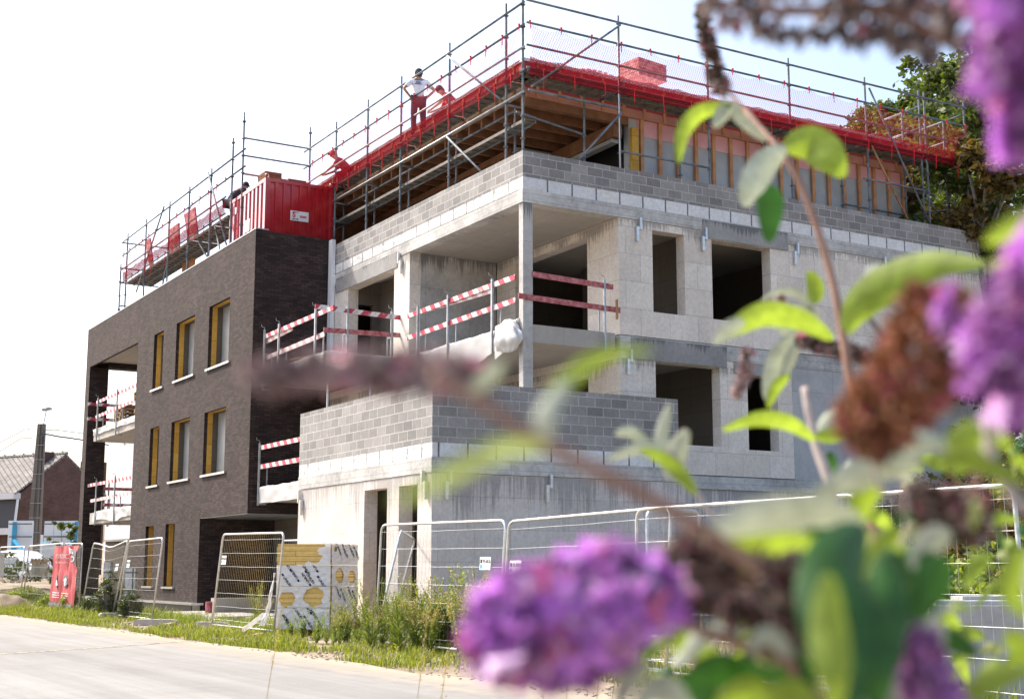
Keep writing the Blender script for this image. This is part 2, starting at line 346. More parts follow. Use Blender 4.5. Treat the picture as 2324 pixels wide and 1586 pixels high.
# ------------------------------------------------------------------ ground
XM, YM, XE = 14.55, 24.05, 29.3
g = MB()
def gh(x, y):
    t = max(0, min(1, (y-46)/8)) if x > 8 else 0
    h = t*.35 + max(0, min(1, (y-52)/10))*.65*(1 if x > 6 else max(0, (x+6)/12))
    e = max(0, min(1, (x-30.5)/9)) * max(0, min(1, (y-12)/8)) * 4.5
    return max(h, e) + .0
xs = [-300,-100,-40,-20,-10,-4,0,4,6,7,7.7,8.2,9,10,11,12,13,14,16,18,20,24,28,30,32,34,36,40,45,60,100,300]
ys = [-300,-100,-30,-10,0,4,8,10,12,14,16,18,20,22,24,26,28,30,32,34,36,38,40,42,44,46,48,50,52,54,56,58,60,64,70,80,110,200,500]
for j, y in enumerate(ys):
    for i, x in enumerate(xs): g.v.append((x, y, gh(x, y) + (0.03*noise.noise((x*.8, y*.8, 0)) if 9 < x < 40 and 6 < y < 60 else 0) - (.02 if x < 9 else 0)))
n = len(xs)
for j in range(len(ys)-1):
    for i in range(n-1): g.f.append((j*n+i, j*n+i+1, j*n+n+i+1, j*n+n+i))
structure('ground', g, M['soil'])
rd = MB(); pts = []
for k in range(161):
    y = -60 + k*1.0; pts.append((7.75 + .12*math.sin(y*.7) + .1*math.sin(y*1.9+1) + (.25 if y < 12 else 0) , y))
for a, b in zip(pts[:-1], pts[1:]): rd.q((-2.2, a[1], .004), (a[0], a[1], .004), (b[0], b[1], .004), (-2.2, b[1], .004))
structure('road', rd, M['road'])
p0 = PP(0, 1483, 2, .008); p1 = PP(270, 1466, 2, .008); p2 = PP(440, 1452, 2, .008)
yl = MB()
for a, b in ((p0, p1), (p1, p2)):
    for k in range(40):
        q = a.lerp(b, (k+.5)/40) + Vector((rnd.uniform(-.04,.04), rnd.uniform(-.1,.1), 0)); s_ = rnd.uniform(.03,.07)
        d = (b-a).normalized()*(b-a).length/80*.9; e = Vector((-d.y, d.x, 0)).normalized()*s_*1.2
        yl.q(q-d-e, q+d-e*.8, q+d*.9+e, q-d+e*.9)
structure('road_joint', yl, M['yline'])

# ------------------------------------------------------------------ grey concrete shell (main building)
B = thing('unfinished_apartment_building', 'unfinished concrete and pale block apartment shell with grey block parapets and timber top floor', 'building', (20, 28, 0))
holes_R2 = [(17.94,18.84,6.9,8.77), (19.63,21.40,6.9,8.76)]; holes_R1 = [(17.97,19.79,3.98,5.79), (20.59,21.50,3.95,5.67)]
for a in ((1, YM, YM+.3, 17.02, XE, 6.32, 8.94, holes_R2), (1, YM, YM+.3, 17.02, 21.95, 3.33, 5.955, holes_R1), (0, XM, XM+.3, 29.42, 34.22, 6.35, 8.94, [(30.28,33.12,6.34,8.69)]), (0, XM, XM+.3, 29.62, 34.22, 3.36, 6.0, [(30.6,33.0,3.36,5.6)]),
          (0, 17.02, 17.32, YM+.302, 29.42, 6.35, 8.94, [(25.3,28.5,6.35,8.74)]), (0, 17.02, 17.32, YM+.302, 29.42, 3.36, 6.0, [(25.3,28.5,3.36,5.55)])):
    part('block_wall', wall(MB(), *a), M['aac'], B)
for a in ((1, YM+.02, YM+.3, 17.92, XE, 0, 3.02), (0, 11.87, 12.17, 22.95, 29.6, 0, 3.05, [(24.89,25.98,.1,2.86), (23.54,24.35,.1,2.86)]), (1, 22.95, 23.25, 12.172, 17.90, 0, 3.05), (1, 29.3, 29.6, 12.172, 14.5, 0, 3.05)):
    part('ground_floor_wall', wall(MB(), *a), M['aac_low'], B)
part('cast_concrete_wall', wall(MB(), 1, YM-.005, YM+.3, 21.952, XE, 3.312, 5.958), M['wallc'], B)
for a in ((17.93, XE, YM-.02, YM+.3, 3.02, 3.31), (17.02, XE, YM-.02, YM+.3, 5.96, 6.30), (XM-.02, XE, YM-.02, YM+.3, 8.95, 9.235), (XM-.02, XM+.3, YM+.302, 34.2, 8.95, 9.235), (11.85, 12.17, 22.93, 29.6, 3.06, 3.345), (12.172, 17.92, 22.93, 23.25, 3.06, 3.345)):
    part('concrete_beam', MB().box(*a), M['beam'], B)
for a in ((17.3, 19.98, YM-.03, YM+.28, 5.80, 6.27), (19.36, 21.95, YM-.03, YM+.28, 8.78, 9.215), (20.2, 21.9, YM-.028, YM+.28, 5.68, 5.95), (XM-.03, XM+.28, 30.1, 33.9, 8.7, 9.1)):
    part('lintel', MB().box(*a), M['lintel'], B)
m = MB(); m.box(XM+.002, XM+.24, YM+.002, YM+.17, 3.345, 8.95); part('corner_column', m, M['concrete'], B)
for a in ((XM+.28, XE, YM+.30, 36, 8.952, 9.23), (XM, 16.93, YM+.06, 29.42, 5.96, 6.34), (17.32, XE, YM+.3, 36, 6.0, 6.33), (XM+.3, 17.32, 29.6, 34.2, 6.0, 6.33), (12.6, XM, 29.95, 34.2, 6.05, 6.34), (12.6, XM, 29.62, 34.2, 3.0, 3.345), (XM, 17.3, 29.6, 38, 3.06, 3.33), (12.17, 17.9, 23.25, 29.3, 3.062, 3.34), (17.9, XE, YM+.3, 36, 3.03, 3.32)):
    part('floor_slab', MB().box(*a), M['soffit'], B)
for a in ((XM+.302, 17.0, 29.422, 29.6, 6.35, 8.95), (XM+.3, 17.0, 29.422, 29.6, 3.36, 5.99)):
    part('loggia_back_wall', MB().box(*a), M['concrete'], B)
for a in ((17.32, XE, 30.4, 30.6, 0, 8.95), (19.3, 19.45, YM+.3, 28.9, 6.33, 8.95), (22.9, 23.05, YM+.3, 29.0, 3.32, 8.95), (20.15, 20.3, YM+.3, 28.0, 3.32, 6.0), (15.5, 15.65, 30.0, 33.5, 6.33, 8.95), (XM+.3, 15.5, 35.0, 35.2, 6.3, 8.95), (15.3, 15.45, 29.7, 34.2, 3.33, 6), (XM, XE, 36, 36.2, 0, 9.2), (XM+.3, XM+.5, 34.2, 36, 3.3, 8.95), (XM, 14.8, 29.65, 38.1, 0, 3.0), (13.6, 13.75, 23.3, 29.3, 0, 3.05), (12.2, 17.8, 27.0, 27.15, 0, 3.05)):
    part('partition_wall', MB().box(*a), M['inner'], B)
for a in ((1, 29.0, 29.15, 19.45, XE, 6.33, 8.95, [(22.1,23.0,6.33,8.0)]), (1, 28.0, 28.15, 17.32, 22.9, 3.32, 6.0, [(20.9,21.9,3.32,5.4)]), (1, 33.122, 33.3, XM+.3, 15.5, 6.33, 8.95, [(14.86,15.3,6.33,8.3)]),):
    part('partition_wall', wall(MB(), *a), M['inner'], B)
m = MB(); m.box(11.9, XE, 23.0, 36, 0, .1); m.box(XE-.25, XE-.01, YM+.3, 36, .1, 9.2); part('ground_slab', m, M['foot'], B)
for a in ((XM, XM+.15, YM, 34.2, 9.24, 9.51), (XM+.152, XE, YM, YM+.15, 9.24, 9.51), (11.87, 12.02, 22.95, 29.6, 3.35, 3.625), (12.022, 17.75, 22.95, 23.1, 3.35, 3.625)):
    part('white_block_course', MB().box(*a), M['white_block'], B)
for a in ((XM-.003, XM+.147, YM-.003, 34.2, 9.512, 10.085), (XM+.147, XE, YM-.003, YM+.147, 9.512, 10.085), (11.867, 12.017, 22.947, 29.6, 3.627, 4.81), (12.017, 17.72, 22.947, 23.097, 3.627, 4.81), (12.017, 14.4, 29.45, 29.6, 3.35, 4.81)):
    part('block_parapet', MB().box(*a), M['grey_block'], B)
m = MB(); m.box(XM-.13, XM-.02, 33.98, 34.2, 6.3, 10.22); part('edge_insulation', m, M['whitepl'], B)
# metal shutter anchors hooked on the beams
def hook(x, y, z, ax):
    m = MB()
    if ax == 1: m.box(x, x+.055, y-.09, y-.022, z, z+.27); m.box(x-.09, x-.025, y-.085, y-.022, z-.28, z+.06); m.box(x-.03, x+.01, y-.08, y-.03, z, z+.05)
    else: m.box(x-.09, x-.022, y, y+.055, z, z+.27); m.box(x-.085, x-.022, y-.12, y-.055, z-.28, z+.06); m.box(x-.08, x-.03, y-.06, y+.01, z, z+.05)
    return m
for x, y, z, ax in ((17.55,YM,8.72,1),(19.4,YM,8.73,1),(22.2,YM,8.72,1),(25.1,YM,8.72,1),(17.25,YM,5.72,1),(XM,29.9,8.75,0),(12.2,22.93,2.83,1),(14.45,22.93,2.83,1),(11.87,23.2,2.83,0),(11.87,29.4,2.75,0)):
    part('anchor_bracket', hook(x, y, z, ax), M['galvb'], B)
# timber top floor
m = MB(); m.box(XM, XE, YM+.15, 36, 9.236, 9.26); part('roof_terrace_floor', m, M['foot'], B)
XF, YF, ZR = 15.35, 25.3, 12.74
m = MB(); wall(m, 1, YF+.1, YF+.3, 18.3, 27.45, 9.26, 12.2); m.box(27.25, 27.45, YF+.3, 34, 9.26, 12.2); part('insulated_wall_panel', m, M['panel'], B)
m = MB(); wall(m, 1, YF+.085, YF+.1, 18.55, 27.3, 11.45, 12.2); part('pink_foil_net_tint', m, M['pink'], B)  # pink foil, with light tinted by the red net put into its colour
for i in range(17): part('stud', MB().box(18.6+i*.545, 18.6+i*.545+.09, YF+.02, YF+.082, 9.26, 11.9), M['stud'], B)
part('yellow_post', MB().box(18.33, 18.52, YF, YF+.1, 9.26, 11.6), M['yellow'], B)
m = MB(); m.box(XF, XF+.06, YF, 38, 11.90, ZR-.1); part('eaves_panel', m, M['ply'], B)
part('eaves_panel', MB().box(XF+.062, 27.5, YF, YF+.06, 11.84, ZR-.1), M['pinkply'], B)
m = MB(); m.box(XF-.012, XF-.001, YF-.012, 38, 12.12, ZR-.08); m.box(XF-.001, 27.5, YF-.012, YF-.001, 12.05, ZR-.08); part('eaves_membrane', m, M['fascia'], B)
for i in range(16): part('eaves_batten', MB().box(XF-.04, XF-.013, YF+.4+i*.8, YF+.47+i*.8, 11.91, ZR-.1), M['stud'], B)
for i in range(20): part('eaves_batten', MB().box(XF+.3+i*.6, XF+.37+i*.6, YF-.04, YF-.013, 11.85, ZR-.1), M['stud'], B)
m = MB(); m.box(XF-.05, 27.6, YF-.05, 38.2, ZR-.09, ZR-.02); part('flat_roof', m, M['whitepl'], B)
m = MB(); m.box(XF+.062, 27.4, YF+.302, 38, 11.98, 12.03); part('roof_decking', m, M['joist'], B)
for i in range(19): part('joist', MB().box(XF+.065, 27.2 if False else 18.2, YF+.2+i*.62, YF+.28+i*.62, 11.68, 11.975), M['joist'], B)
part('edge_beam', MB().box(XF+.07, 18.28, YF+.07, YF+.15, 11.66, 11.97), M['joist'], B)
part('edge_beam', MB().box(17.9, 18.15, YF+.16, 28.2, 11.35, 11.675), M['joist'], B)
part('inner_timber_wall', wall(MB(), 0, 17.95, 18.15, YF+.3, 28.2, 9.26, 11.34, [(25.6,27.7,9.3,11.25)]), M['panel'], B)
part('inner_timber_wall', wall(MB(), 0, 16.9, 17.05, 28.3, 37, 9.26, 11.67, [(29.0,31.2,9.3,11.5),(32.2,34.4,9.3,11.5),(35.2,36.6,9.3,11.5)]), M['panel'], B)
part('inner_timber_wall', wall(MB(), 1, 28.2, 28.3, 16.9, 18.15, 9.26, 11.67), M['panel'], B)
for y in (28.32, 28.9, 31.22, 32.08, 34.42, 35.08): part('wall_post', MB().box(16.80, 16.89, y, y+.1, 9.26, 11.49), M['stud'], B)
for y in (28.5, 31.5, 34.65): part('yellow_insulation_strip', MB().box(16.84, 16.89, y, y+.3, 9.26, 11.49), M['yellow'], B)
part('interior_shade_board', MB().box(18.6, 18.65, YF+.35, 28.2, 9.26, 11.66), M['dark'], B); part('interior_shade_board', MB().box(17.5, 17.55, 28.35, 37, 9.26, 11.67), M['dark'], B)  # added near-black boards paint the shade inside the openings
part('inner_timber_wall', MB().box(XF+.1, 18.2, 37.05, 37.2, 9.26, 11.9), M['joist'], B)
part('header_beam', MB().box(16.78, 16.89, 28.3, 37, 11.5, 11.66), M['joist'], B)

# ------------------------------------------------------------------ dark brick wing
W = thing('brick_wing', 'dark brown brick three storey wing with tall narrow window openings and an open corner loggia', 'building', (13.5, 43, 0))
XB = 12.32
WN = [(42.44,43.50,6.97,8.78), (39.30,41.10,6.97,8.78), (36.15,37.95,6.95,8.78), (42.50,43.50,3.88,5.73), (39.40,41.22,3.90,5.72), (36.20,38.05,3.91,5.70), (42.66,43.55,.76,2.62), (40.48,41.42,.76,2.63)]
loggia = (45.4, 51.93, .33, 8.82)
m = MB(); wall(m, 0, XB, XB+.10, 34.24, 52.5, .33, 10.3, WN + [loggia, (34.24, 38.13, .3, 2.70)])
m.box(XB+.10, 14.49, 34.24, 34.34, 2.7, 10.27); m.box(XB+.1, 17, 38.13, 38.23, .0, 2.7)
m.box(XB+.10, 13.02, 51.93, 52.5, .33, 8.82); wall(m, 1, 52.2, 52.5, XB+.1, 16, 8.84, 10.3); m.box(13.02, 16, 51.95, 52.2, 8.84, 9.04)
m.box(XB+.10, XB+.2, 34.34, 52.2, 9.2, 10.3); m.box(XB+.1, XB+.12, 45.1, 45.4, .33, 8.8)
part('brick_facade', m, M['brick'], W)
m = MB(); m.box(XB+.01, 14.5, 34.25, 38.12, 2.69, 2.70); m.box(XB-.01, XB+.36, 34.22, 52.52, 10.3, 10.33); part('metal_edge_trim', m, M['galv'], W)
for a in ((XB+.12, 16.5, 34.35, 45.3, 9.2, 9.5), (XB+.10, 15.5, 45.4, 52.2, 9.05, 9.2), (XB+.02, 17, 34.3, 38.13, 2.71, 2.9)): part('roof_slab', MB().box(*a), M['soffit'], W)
m = MB(); m.box(XB+.43, XB+.6, 34.4, 45.3, 2.9, 9.2); m.box(XB+.43, XB+.6, 38.3, 45.3, .2, 2.9); m.box(15.5, 15.7, 45.3, 52.2, 0, 9.2); part('inner_block_wall', m, M['inner'], W)
for (a, b, p, q) in WN:
    fr = MB()
    def ring(mb, x0, x1, t):
        mb.box(x0, x1, b, b+t, p, q+t); mb.box(x0, x1, a-t, a, p, q+t); mb.box(x0, x1, a, b, q, q+t); mb.box(x0, x1, a, b, p-t, p)
    ring(fr, XB+.102, XB+.25, .06); wn = part('window_opening', fr, M['yellow'], W)
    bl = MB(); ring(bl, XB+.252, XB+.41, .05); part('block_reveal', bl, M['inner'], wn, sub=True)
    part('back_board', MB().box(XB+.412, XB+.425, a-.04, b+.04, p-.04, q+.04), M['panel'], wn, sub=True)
    part('sill', MB().box(XB-.06, XB+.24, a-.18, b+.05, p-.06, p-.001), M['galvb'], wn, sub=True)
for a in ((12.5, 15.5, 45.42, 51.6, 5.98, 6.38), (12.5, 15.5, 45.42, 51.6, 2.92, 3.33)):
    part('loggia_slab', MB().box(*a), M['soffit'], W)
m = MB(); m.box(12.2, 12.5, 38.15, 66, .0, .27); part('foundation', m, M['foot'], W)
m = MB(); m.box(12.16, 12.5, 38.1, 66, .272, .335); part('plinth_cap', m, M['galvb'], W)
m = MB(); m.box(12.17, 12.198, 38.15, 45, .03, .268); part('plinth_membrane', m, M['black'], W)
# things under the overhang
m = MB(); m.box(14.1, 14.3, 33.6, 33.8, 0, 2.98); part('entrance_column', m, M['concrete'], W)

# ------------------------------------------------------------------ plastic sheeting on slab edges
def sheet(name, label, P0, P1, out, z1, z0f, over=.25, seed=0, group=None):
    P0, P1, out = Vector(P0), Vector(P1), Vector(out); mb = MB(); L = (P1-P0).length
    def f(u, v):
        zz = z1 + .02 - (z1 - z0f(u)) * max(0, (v-.25)/.75); o = out*(.03 + .05*noise.noise((u*L*1.6, v*1.5, seed)) + .012*noise.noise((u*L*9, v*2, seed+3)) )
        p = P0.lerp(P1, u)
        if v < .25: p = p - out*(over*(1-v/.25)) + UP*(.04*abs(noise.noise((u*L*3, v*9, seed)))); zz = z1+.025
        else: p = p + o + out*.02
        return (p.x, p.y, zz + (p.z - P0.lerp(P1,u).z) + .03*noise.noise((u*L*1.4, seed, 0)))
    mb.grid(f, max(8, int(L*14)), 14); return mb.build(name, M['film'], None, smooth=True, label=label, cat='plastic sheet', group='white plastic sheets over the slab edges')
sheet('plastic_sheet', 'white plastic sheet sagging over the upper loggia slab beside the corner column', (XM,29.3,6.34), (XM,24.6,6.34), (-1,0,0), 6.34, lambda u: 5.86 - .16*math.sin(u*math.pi*2.2)**2 , seed=1)
sheet('plastic_sheet', 'bunched white plastic sheet wrapped on the slab edge just left of the corner column', (XM-.05,25.05,6.36), (XM-.05,24.2,6.36), (-1,0,0), 6.42, lambda u: 5.66+.2*u, seed=5)
V3 = lambda x, y, z: Vector((x, y, z))
mb = MB(); bc = PP(1152, 762, 0, XM-.16)
def bun(u, v):
    a, b = u*2*math.pi, (v-.5)*math.pi; d = V3(math.cos(b)*math.cos(a), math.cos(b)*math.sin(a), math.sin(b)); r = 1 + .22*noise.noise((d.x*1.8, d.y*1.8, d.z*1.8+3)) + .07*math.sin(a*9+d.z*3)*math.cos(b)
    return bc + V3(d.x*.17*r, d.y*.46*r, d.z*.34*r - .05*abs(d.y))
mb.grid(bun, 60, 30); mb.build('plastic_sheet', M['film'], None, smooth=True, label='bulging bundle of white sheeting hanging at the loggia edge left of the corner column', cat='plastic sheet', group='white plastic sheets over the slab edges')
sheet('plastic_sheet', 'white plastic sheet over the front edge of the upper balcony beside the brick wing', (12.6,34.1,6.34), (12.6,29.95,6.34), (-1,0,0), 6.38, lambda u: 6.0, seed=2)
sheet('plastic_sheet', 'white plastic sheet over the short side edge of the upper balcony', (12.6,29.95,6.34), (14.5,29.95,6.34), (0,-1,0), 6.38, lambda u: 6.0, seed=12)
sheet('plastic_sheet', 'taut white plastic sheet on the lower balcony edge beside the block terrace', (12.6,34.1,3.35), (12.6,29.66,3.35), (-1,0,0), 3.36, lambda u: 2.93, seed=3)
sheet('plastic_sheet', 'white plastic sheet over the upper loggia floor edge of the brick wing', (12.5,51.5,6.4), (12.5,45.44,6.4), (-1,0,0), 6.4, lambda u: 6.18, seed=4)
sheet('plastic_sheet', 'white plastic sheet draped over the lower loggia floor edge of the brick wing', (12.5,50.9,3.33), (12.5,45.44,3.33), (-1,0,0), 3.35, lambda u: 2.98+.06*math.sin(u*9), seed=6)

# ------------------------------------------------------------------ edge-protection railings
V3 = lambda x, y, z: Vector((x, y, z))
def railing(label, P0, P1, z0, posts, boards, inward):
    # posts: fractions; boards: (u0, u1, z_at_u0, z_at_u1, material)
    P0, P1, inward = Vector(P0), Vector(P1), Vector(inward); t = thing('safety_railing', label, 'railing', (P0.x, P0.y, z0), 'temporary railings on the slab edges')
    for u in posts:
        p = P0.lerp(P1, u); mb = MB(); mb.beam(Vector((p.x,p.y,z0-.5)), Vector((p.x,p.y,z0+1.12)), .045, .045, up=Vector((1,0,0)))
        q = p + inward*.22; mb.beam(Vector((q.x,q.y,z0)), Vector((q.x,q.y,z0+.52)), .03, .03, up=Vector((1,0,0)))
        mb.beam(Vector((p.x,p.y,z0+.47)), Vector((q.x,q.y,z0+.47)), .03, .03); mb.beam(Vector((p.x,p.y,z0-.47)), Vector((q.x,q.y,z0-.47)), .04, .03)
        mb.tube([(p.x,p.y,z0+1.1), (p.x,p.y,z0+1.18), (p.x-.08,p.y,z0+1.2), (p.x-.09,p.y,z0+1.26)], .008, 4)
        part('post', mb, M['galv'], t)
    for (u0, u1, za, zb, mt) in boards:
        a = P0.lerp(P1, u0) + inward*(.04 if mt != 'fade' else .085); b = P0.lerp(P1, u1) + inward*(.04 if mt != 'fade' else .085); mb = MB()
        mb.beam(Vector((a.x,a.y,z0+za)), Vector((b.x,b.y,z0+zb)), .03, .115); part('board', mb, M[mt], t)
    return t
railing('striped railing along the left edge of the upper corner loggia', (XM-.08,29.4,0), (XM-.08,24.3,0), 6.36, (.12,.42,.82), [(-.0,1.0,.98,1.0,'stripe'), (0,1.0,.44,.5,'stripe'), (.1,.8,1.0,.9,'fade')], (1,0,0))
railing('dull red plank railing along the right edge of the upper corner loggia', (XM+.1,YM-.06,0), (16.95,YM-.06,0), 6.36, (.84,), [(.05,.95,1.04,.98,'redwood'), (-.1,1.03,.54,.48,'redwood')], (0,1,0))
railing('striped railing at the front of the upper balcony beside the brick wing', (12.55,34.1,0), (12.55,29.9,0), 6.4, (.03,.28,.86), [(.02,1.1,.95,.98,'stripe'), (.02,.95,.38,.44,'fade'), (.02,.45,.82,.9,'fade')], (1,0,0))
railing('red and white railing across the short side of the upper balcony', (12.3,29.88,0), (14.6,29.88,0), 6.4, (.36,.87), [(0,1.1,1.05,.98,'stripe'), (.1,1.02,.5,.55,'redwood')], (0,1,0))
railing('striped railing on the lower balcony beside the grey block terrace', (12.52,34.1,0), (12.52,29.7,0), 3.4, (.02,), [(0,1,1.0,1.0,'stripe'), (0,1,.5,.5,'stripe')], (1,0,0))
railing('striped railing on the upper loggia of the brick wing in front of the pallets', (12.42,51.6,0), (12.42,45.5,0), 6.42, (.12,.56,.99), [(.06,1,.98,1.02,'stripe'), (.06,.9,.44,.5,'stripe')], (1,0,0))
railing('faded striped railing on the lower loggia of the brick wing', (12.42,51.6,0), (12.42,45.5,0), 3.36, (.18,.6,.99), [(-.06,1,1.0,.96,'stripe'), (0,1,.42,.46,'fade')], (1,0,0))
railing('far side railing of the upper loggia of the brick wing', (12.4,51.8,0), (15,51.8,0), 6.42, (.5,), [(-.05,1,.98,.96,'stripe'), (-.05,1,.42,.42,'stripe')], (0,-1,0))
railing('far side railing of the lower loggia of the brick wing', (13.0,51.8,0), (15,51.8,0), 3.36, (.1,.6), [(0,1,.9,.9,'redwood'), (0,1,.3,.3,'stripe')], (0,-1,0))
tag(MB().box(16.86, 16.9, YM-.12, YM-.07, 6.62, 7.05).build('timber_offcut', M['wood']), 'short upright timber offcut at the right end of the lower red plank', 'timber offcut')
tag(MB().beam((12.8,32.6,6.55), (13.3,31.3,6.6), .15, .05).build('loose_plank', M['wood']), 'loose raw plank lying on the upper balcony against the dark brick', 'plank')
for i, (x, y) in enumerate(((13.3,31.4), (14.1,30.6))):
    tag(MB().tube([(x,y,3.35),(x,y,6.04)], .035, 8).build('steel_prop', M['galvb']), ('steel prop under the upper balcony nearer the brick wing', 'steel prop under the upper balcony nearer the pale block wall')[i], 'steel prop', 'steel props under the balcony')
# stacked pallets on the upper loggia
def pallet():
    mb = MB()
    for k in range(5): mb.box(-.6+k*.26, -.6+k*.26+.14, -.5, .5, .12, .145)
    for k in range(3): mb.box(-.6, .58, -.5+k*.44, -.38+k*.44, .095, .119)
    for i in range(3):
        for j in range(3): mb.box(-.6+i*.52, -.46+i*.52, -.5+j*.44, -.38+j*.44, .02, .094)
    for k in range(3): mb.box(-.6, .58, -.5+k*.44, -.38+k*.44, 0, .019)
    return mb
P0_ = pallet().build('pallet', M['palew']); k = 0
for (x, y, n_, zz) in ((13.5,47.2,7,6.38), (13.3,49.2,5,6.38)):
    for i in range(n_):
        o = P0_ if k == 0 else P0_.copy()
        if k: COL.objects.link(o)
        o.location = (x + rnd.uniform(-.05,.05), y + rnd.uniform(-.05,.05), zz+i*.148); o.rotation_euler.z = rnd.uniform(-.05,.05)
        near = 'taller, nearer' if n_ == 7 else 'shorter, farther'
        pos = 'at the bottom' if i == 0 else 'on top' if i == n_-1 else ('second', 'third', 'fourth', 'fifth', 'sixth')[i-1] + ' from the bottom'
        tag(o, f'wooden pallet, {pos}, {near} stack on the brick wing loggia', 'pallet', 'pallets stacked on the loggia'); k += 1

# ------------------------------------------------------------------ scaffolding
def pole(mb, x, y, z0, z1, r=.028, zr=12.11):
    mb.tube([(x,y,z0),(x,y,z1-.25),(x,y,z1-.24),(x,y,z1)], [r,r,r*.8,r*.8], 7)
    k = -20
    while k < 20:
        z = zr + k*.515
        if z0+.1 < z < z1-.1: mb.tube([(x,y,z-.007),(x,y,z+.007)], .06, 8); mb.box(x-.035, x+.035, y-.035, y+.035, z-.03, z+.03) if k % 2 == 0 else None
        k += 1
def decks(root, ax, c0, c1, stations, z, nb=2, name='deck_board'):
    for a, b in zip(stations[:-1], stations[1:]):
        for i in range(nb):
            p, q = c0+(c1-c0)*i/nb+.01, c0+(c1-c0)*(i+1)/nb-.01; mb = MB()
            A = (lambda c,u,zz: (c,u,zz)) if ax == 0 else (lambda c,u,zz: (u,c,zz))
            def bx(cp, cq, ua, ub, za, zb): mb.box(cp, cq, ua, ub, za, zb) if ax == 0 else mb.box(ua, ub, cp, cq, za, zb)
            lo, hi = min(a,b)+.03, max(a,b)-.03
            bx(p, q, lo, hi, z-.006, z); bx(p, p+.018, lo, hi, z-.07, z-.007); bx(q-.018, q, lo, hi, z-.07, z-.007)
            u = lo+.12
            while u < hi-.1: bx(p+.02, q-.02, u, u+.02, z-.05, z-.008); u += .36
            part(name, mb, M['deck'], root)
SL = thing('scaffold', 'long scaffold run along the left side of the top floor, corner to red container', 'scaffold', (14.9, 24.6, 9.26), 'scaffold runs round the roof')
YL = [24.62, 25.35, 28.07, 30.73, 32.8, 34.96, 36.93]
for i, y in enumerate(YL):
    mb = MB(); pole(mb, 14.9, y, 9.26, (13.95 if i < 6 else 14.35) + (.3 if i == 0 else 0)); part('pole', mb, M['pole'], SL)
for i, y in enumerate([25.6, 28.4, 31.0, 33.1, 35.2]):
    mb = MB(); pole(mb, 15.28, y, 9.26, 11.6); part('pole', mb, M['pole'], SL)
def bar(root, name, p, q, r=.027, m='pole', n=7): return part(name, MB().tube([p, q], r, n), M[m], root, smooth=True)
for z in (13.67, 13.15, 12.63, 12.11, 11.6): bar(SL, 'guard_rail', (14.86, 24.5, z), (14.86, 37.3, z), m='galv' if z < 12.7 else 'pole')
bar(SL, 'diagonal_brace', (14.82, 28.05, 13.6), (14.82, 25.4, 11.65)); bar(SL, 'diagonal_brace', (14.82, 28.05, 11.55), (14.82, 25.9, 9.9))
bar(SL, 'guard_rail', (15.3, 24.9, 11.02), (15.3, 37, 11.02)); bar(SL, 'guard_rail', (15.28, 25.6, 11.55), (15.28, 35.2, 11.55))
for y in YL[1:]: bar(SL, 'cross_tube', (14.9, y, 11.02), (15.4, y, 11.02))
for y in YL[1:]: bar(SL, 'cross_tube', (14.9, y, 12.05), (15.3, y, 12.05)); bar(SL, 'cross_tube', (14.9, y, 11.55), (15.3, y, 11.55))
decks(SL, 0, 14.93, 15.32, [24.7]+YL[1:], 12.13, 1); decks(SL, 0, 15.0, 15.32, [24.7]+YL[1:], 11.08, 1)
SR = thing('scaffold', 'scaffold run along the right side of the top floor towards the trees', 'scaffold', (14.9, 24.4, 9.26), 'scaffold runs round the roof')
XR = [17.35, 19.94, 22.52, 25.13, 27.1, 27.3, 28.83]
for x in XR: mb = MB(); pole(mb, x, 24.42, 9.26, 13.85); part('pole', mb, M['pole'], SR)
for x in (16.85, 19.6, 22.3, 24.9, 27.2, 28.8): mb = MB(); pole(mb, x, 25.12, 9.26, 12.1 if x < 27 else 13.5); part('pole', mb, M['pole'], SR)
for z in (13.67, 13.15, 12.63, 12.11): bar(SR, 'guard_rail', (14.85, 24.38, z), (28.9, 24.38, z))
bar(SR, 'guard_rail', (14.9, 24.38, 11.6), (17.35, 24.38, 11.6)); bar(SR, 'guard_rail', (14.9, 24.9, 11.25), (16.85, 25.1, 11.1))
for z in (10.6, 10.05): bar(SR, 'guard_rail', (17.35, 24.38, z), (19.94, 24.38, z))
for z in (11.1, 10.6): bar(SR, 'guard_rail', (24.9, 24.38 if z > 11 else 25.12, z), (27.2, 24.38 if z > 11 else 25.12, z))
bar(SR, 'diagonal_brace', (14.95, 24.34, 11.66), (17.35, 24.34, 13.6)); bar(SR, 'diagonal_brace', (17.35, 24.34, 11.5), (15.9, 24.34, 9.9))
bar(SR, 'diagonal_brace', (25.2, 24.34, 13.55), (27.2, 24.34, 10.2)); bar(SR, 'diagonal_brace', (25.2, 24.34, 12.0), (27.4, 24.8, 9.6), m='wood')
for x in (27.3, 28.83):
    for z in (13.5, 12.9, 12.4): bar(SR, 'cross_tube', (x, 24.42, z), (x, 25.9, z))
bar(SR, 'cross_tube', (27.2, 25.1, 10.6), (28.83, 24.42, 10.9)); bar(SR, 'cross_tube', (27.2, 24.4, 11.0), (28.8, 25.1, 10.3))
for x in XR: bar(SR, 'cross_tube', (x, 24.42, 12.05), (x, 25.2, 12.05))
decks(SR, 1, 24.45, 25.2, [14.9]+XR[:4]+[27.2, 28.83], 12.13, 2); decks(SR, 1, 25.5, 26.3, [27.3, 28.8], 11.5, 1)
bar(SR, 'cable', (17.28, 24.36, 13.2), (17.31, 24.36, 9.6), r=.012, m='stickw')
SG = thing('scaffold_gate', 'taller scaffold bay with two crossing rails standing behind the red container', 'scaffold', (12.83, 36.93, 9.5))
for x, z in ((12.83, 14.45), ): mb = MB(); pole(mb, x, 36.93, 9.5, z); part('pole', mb, M['pole'], SG)
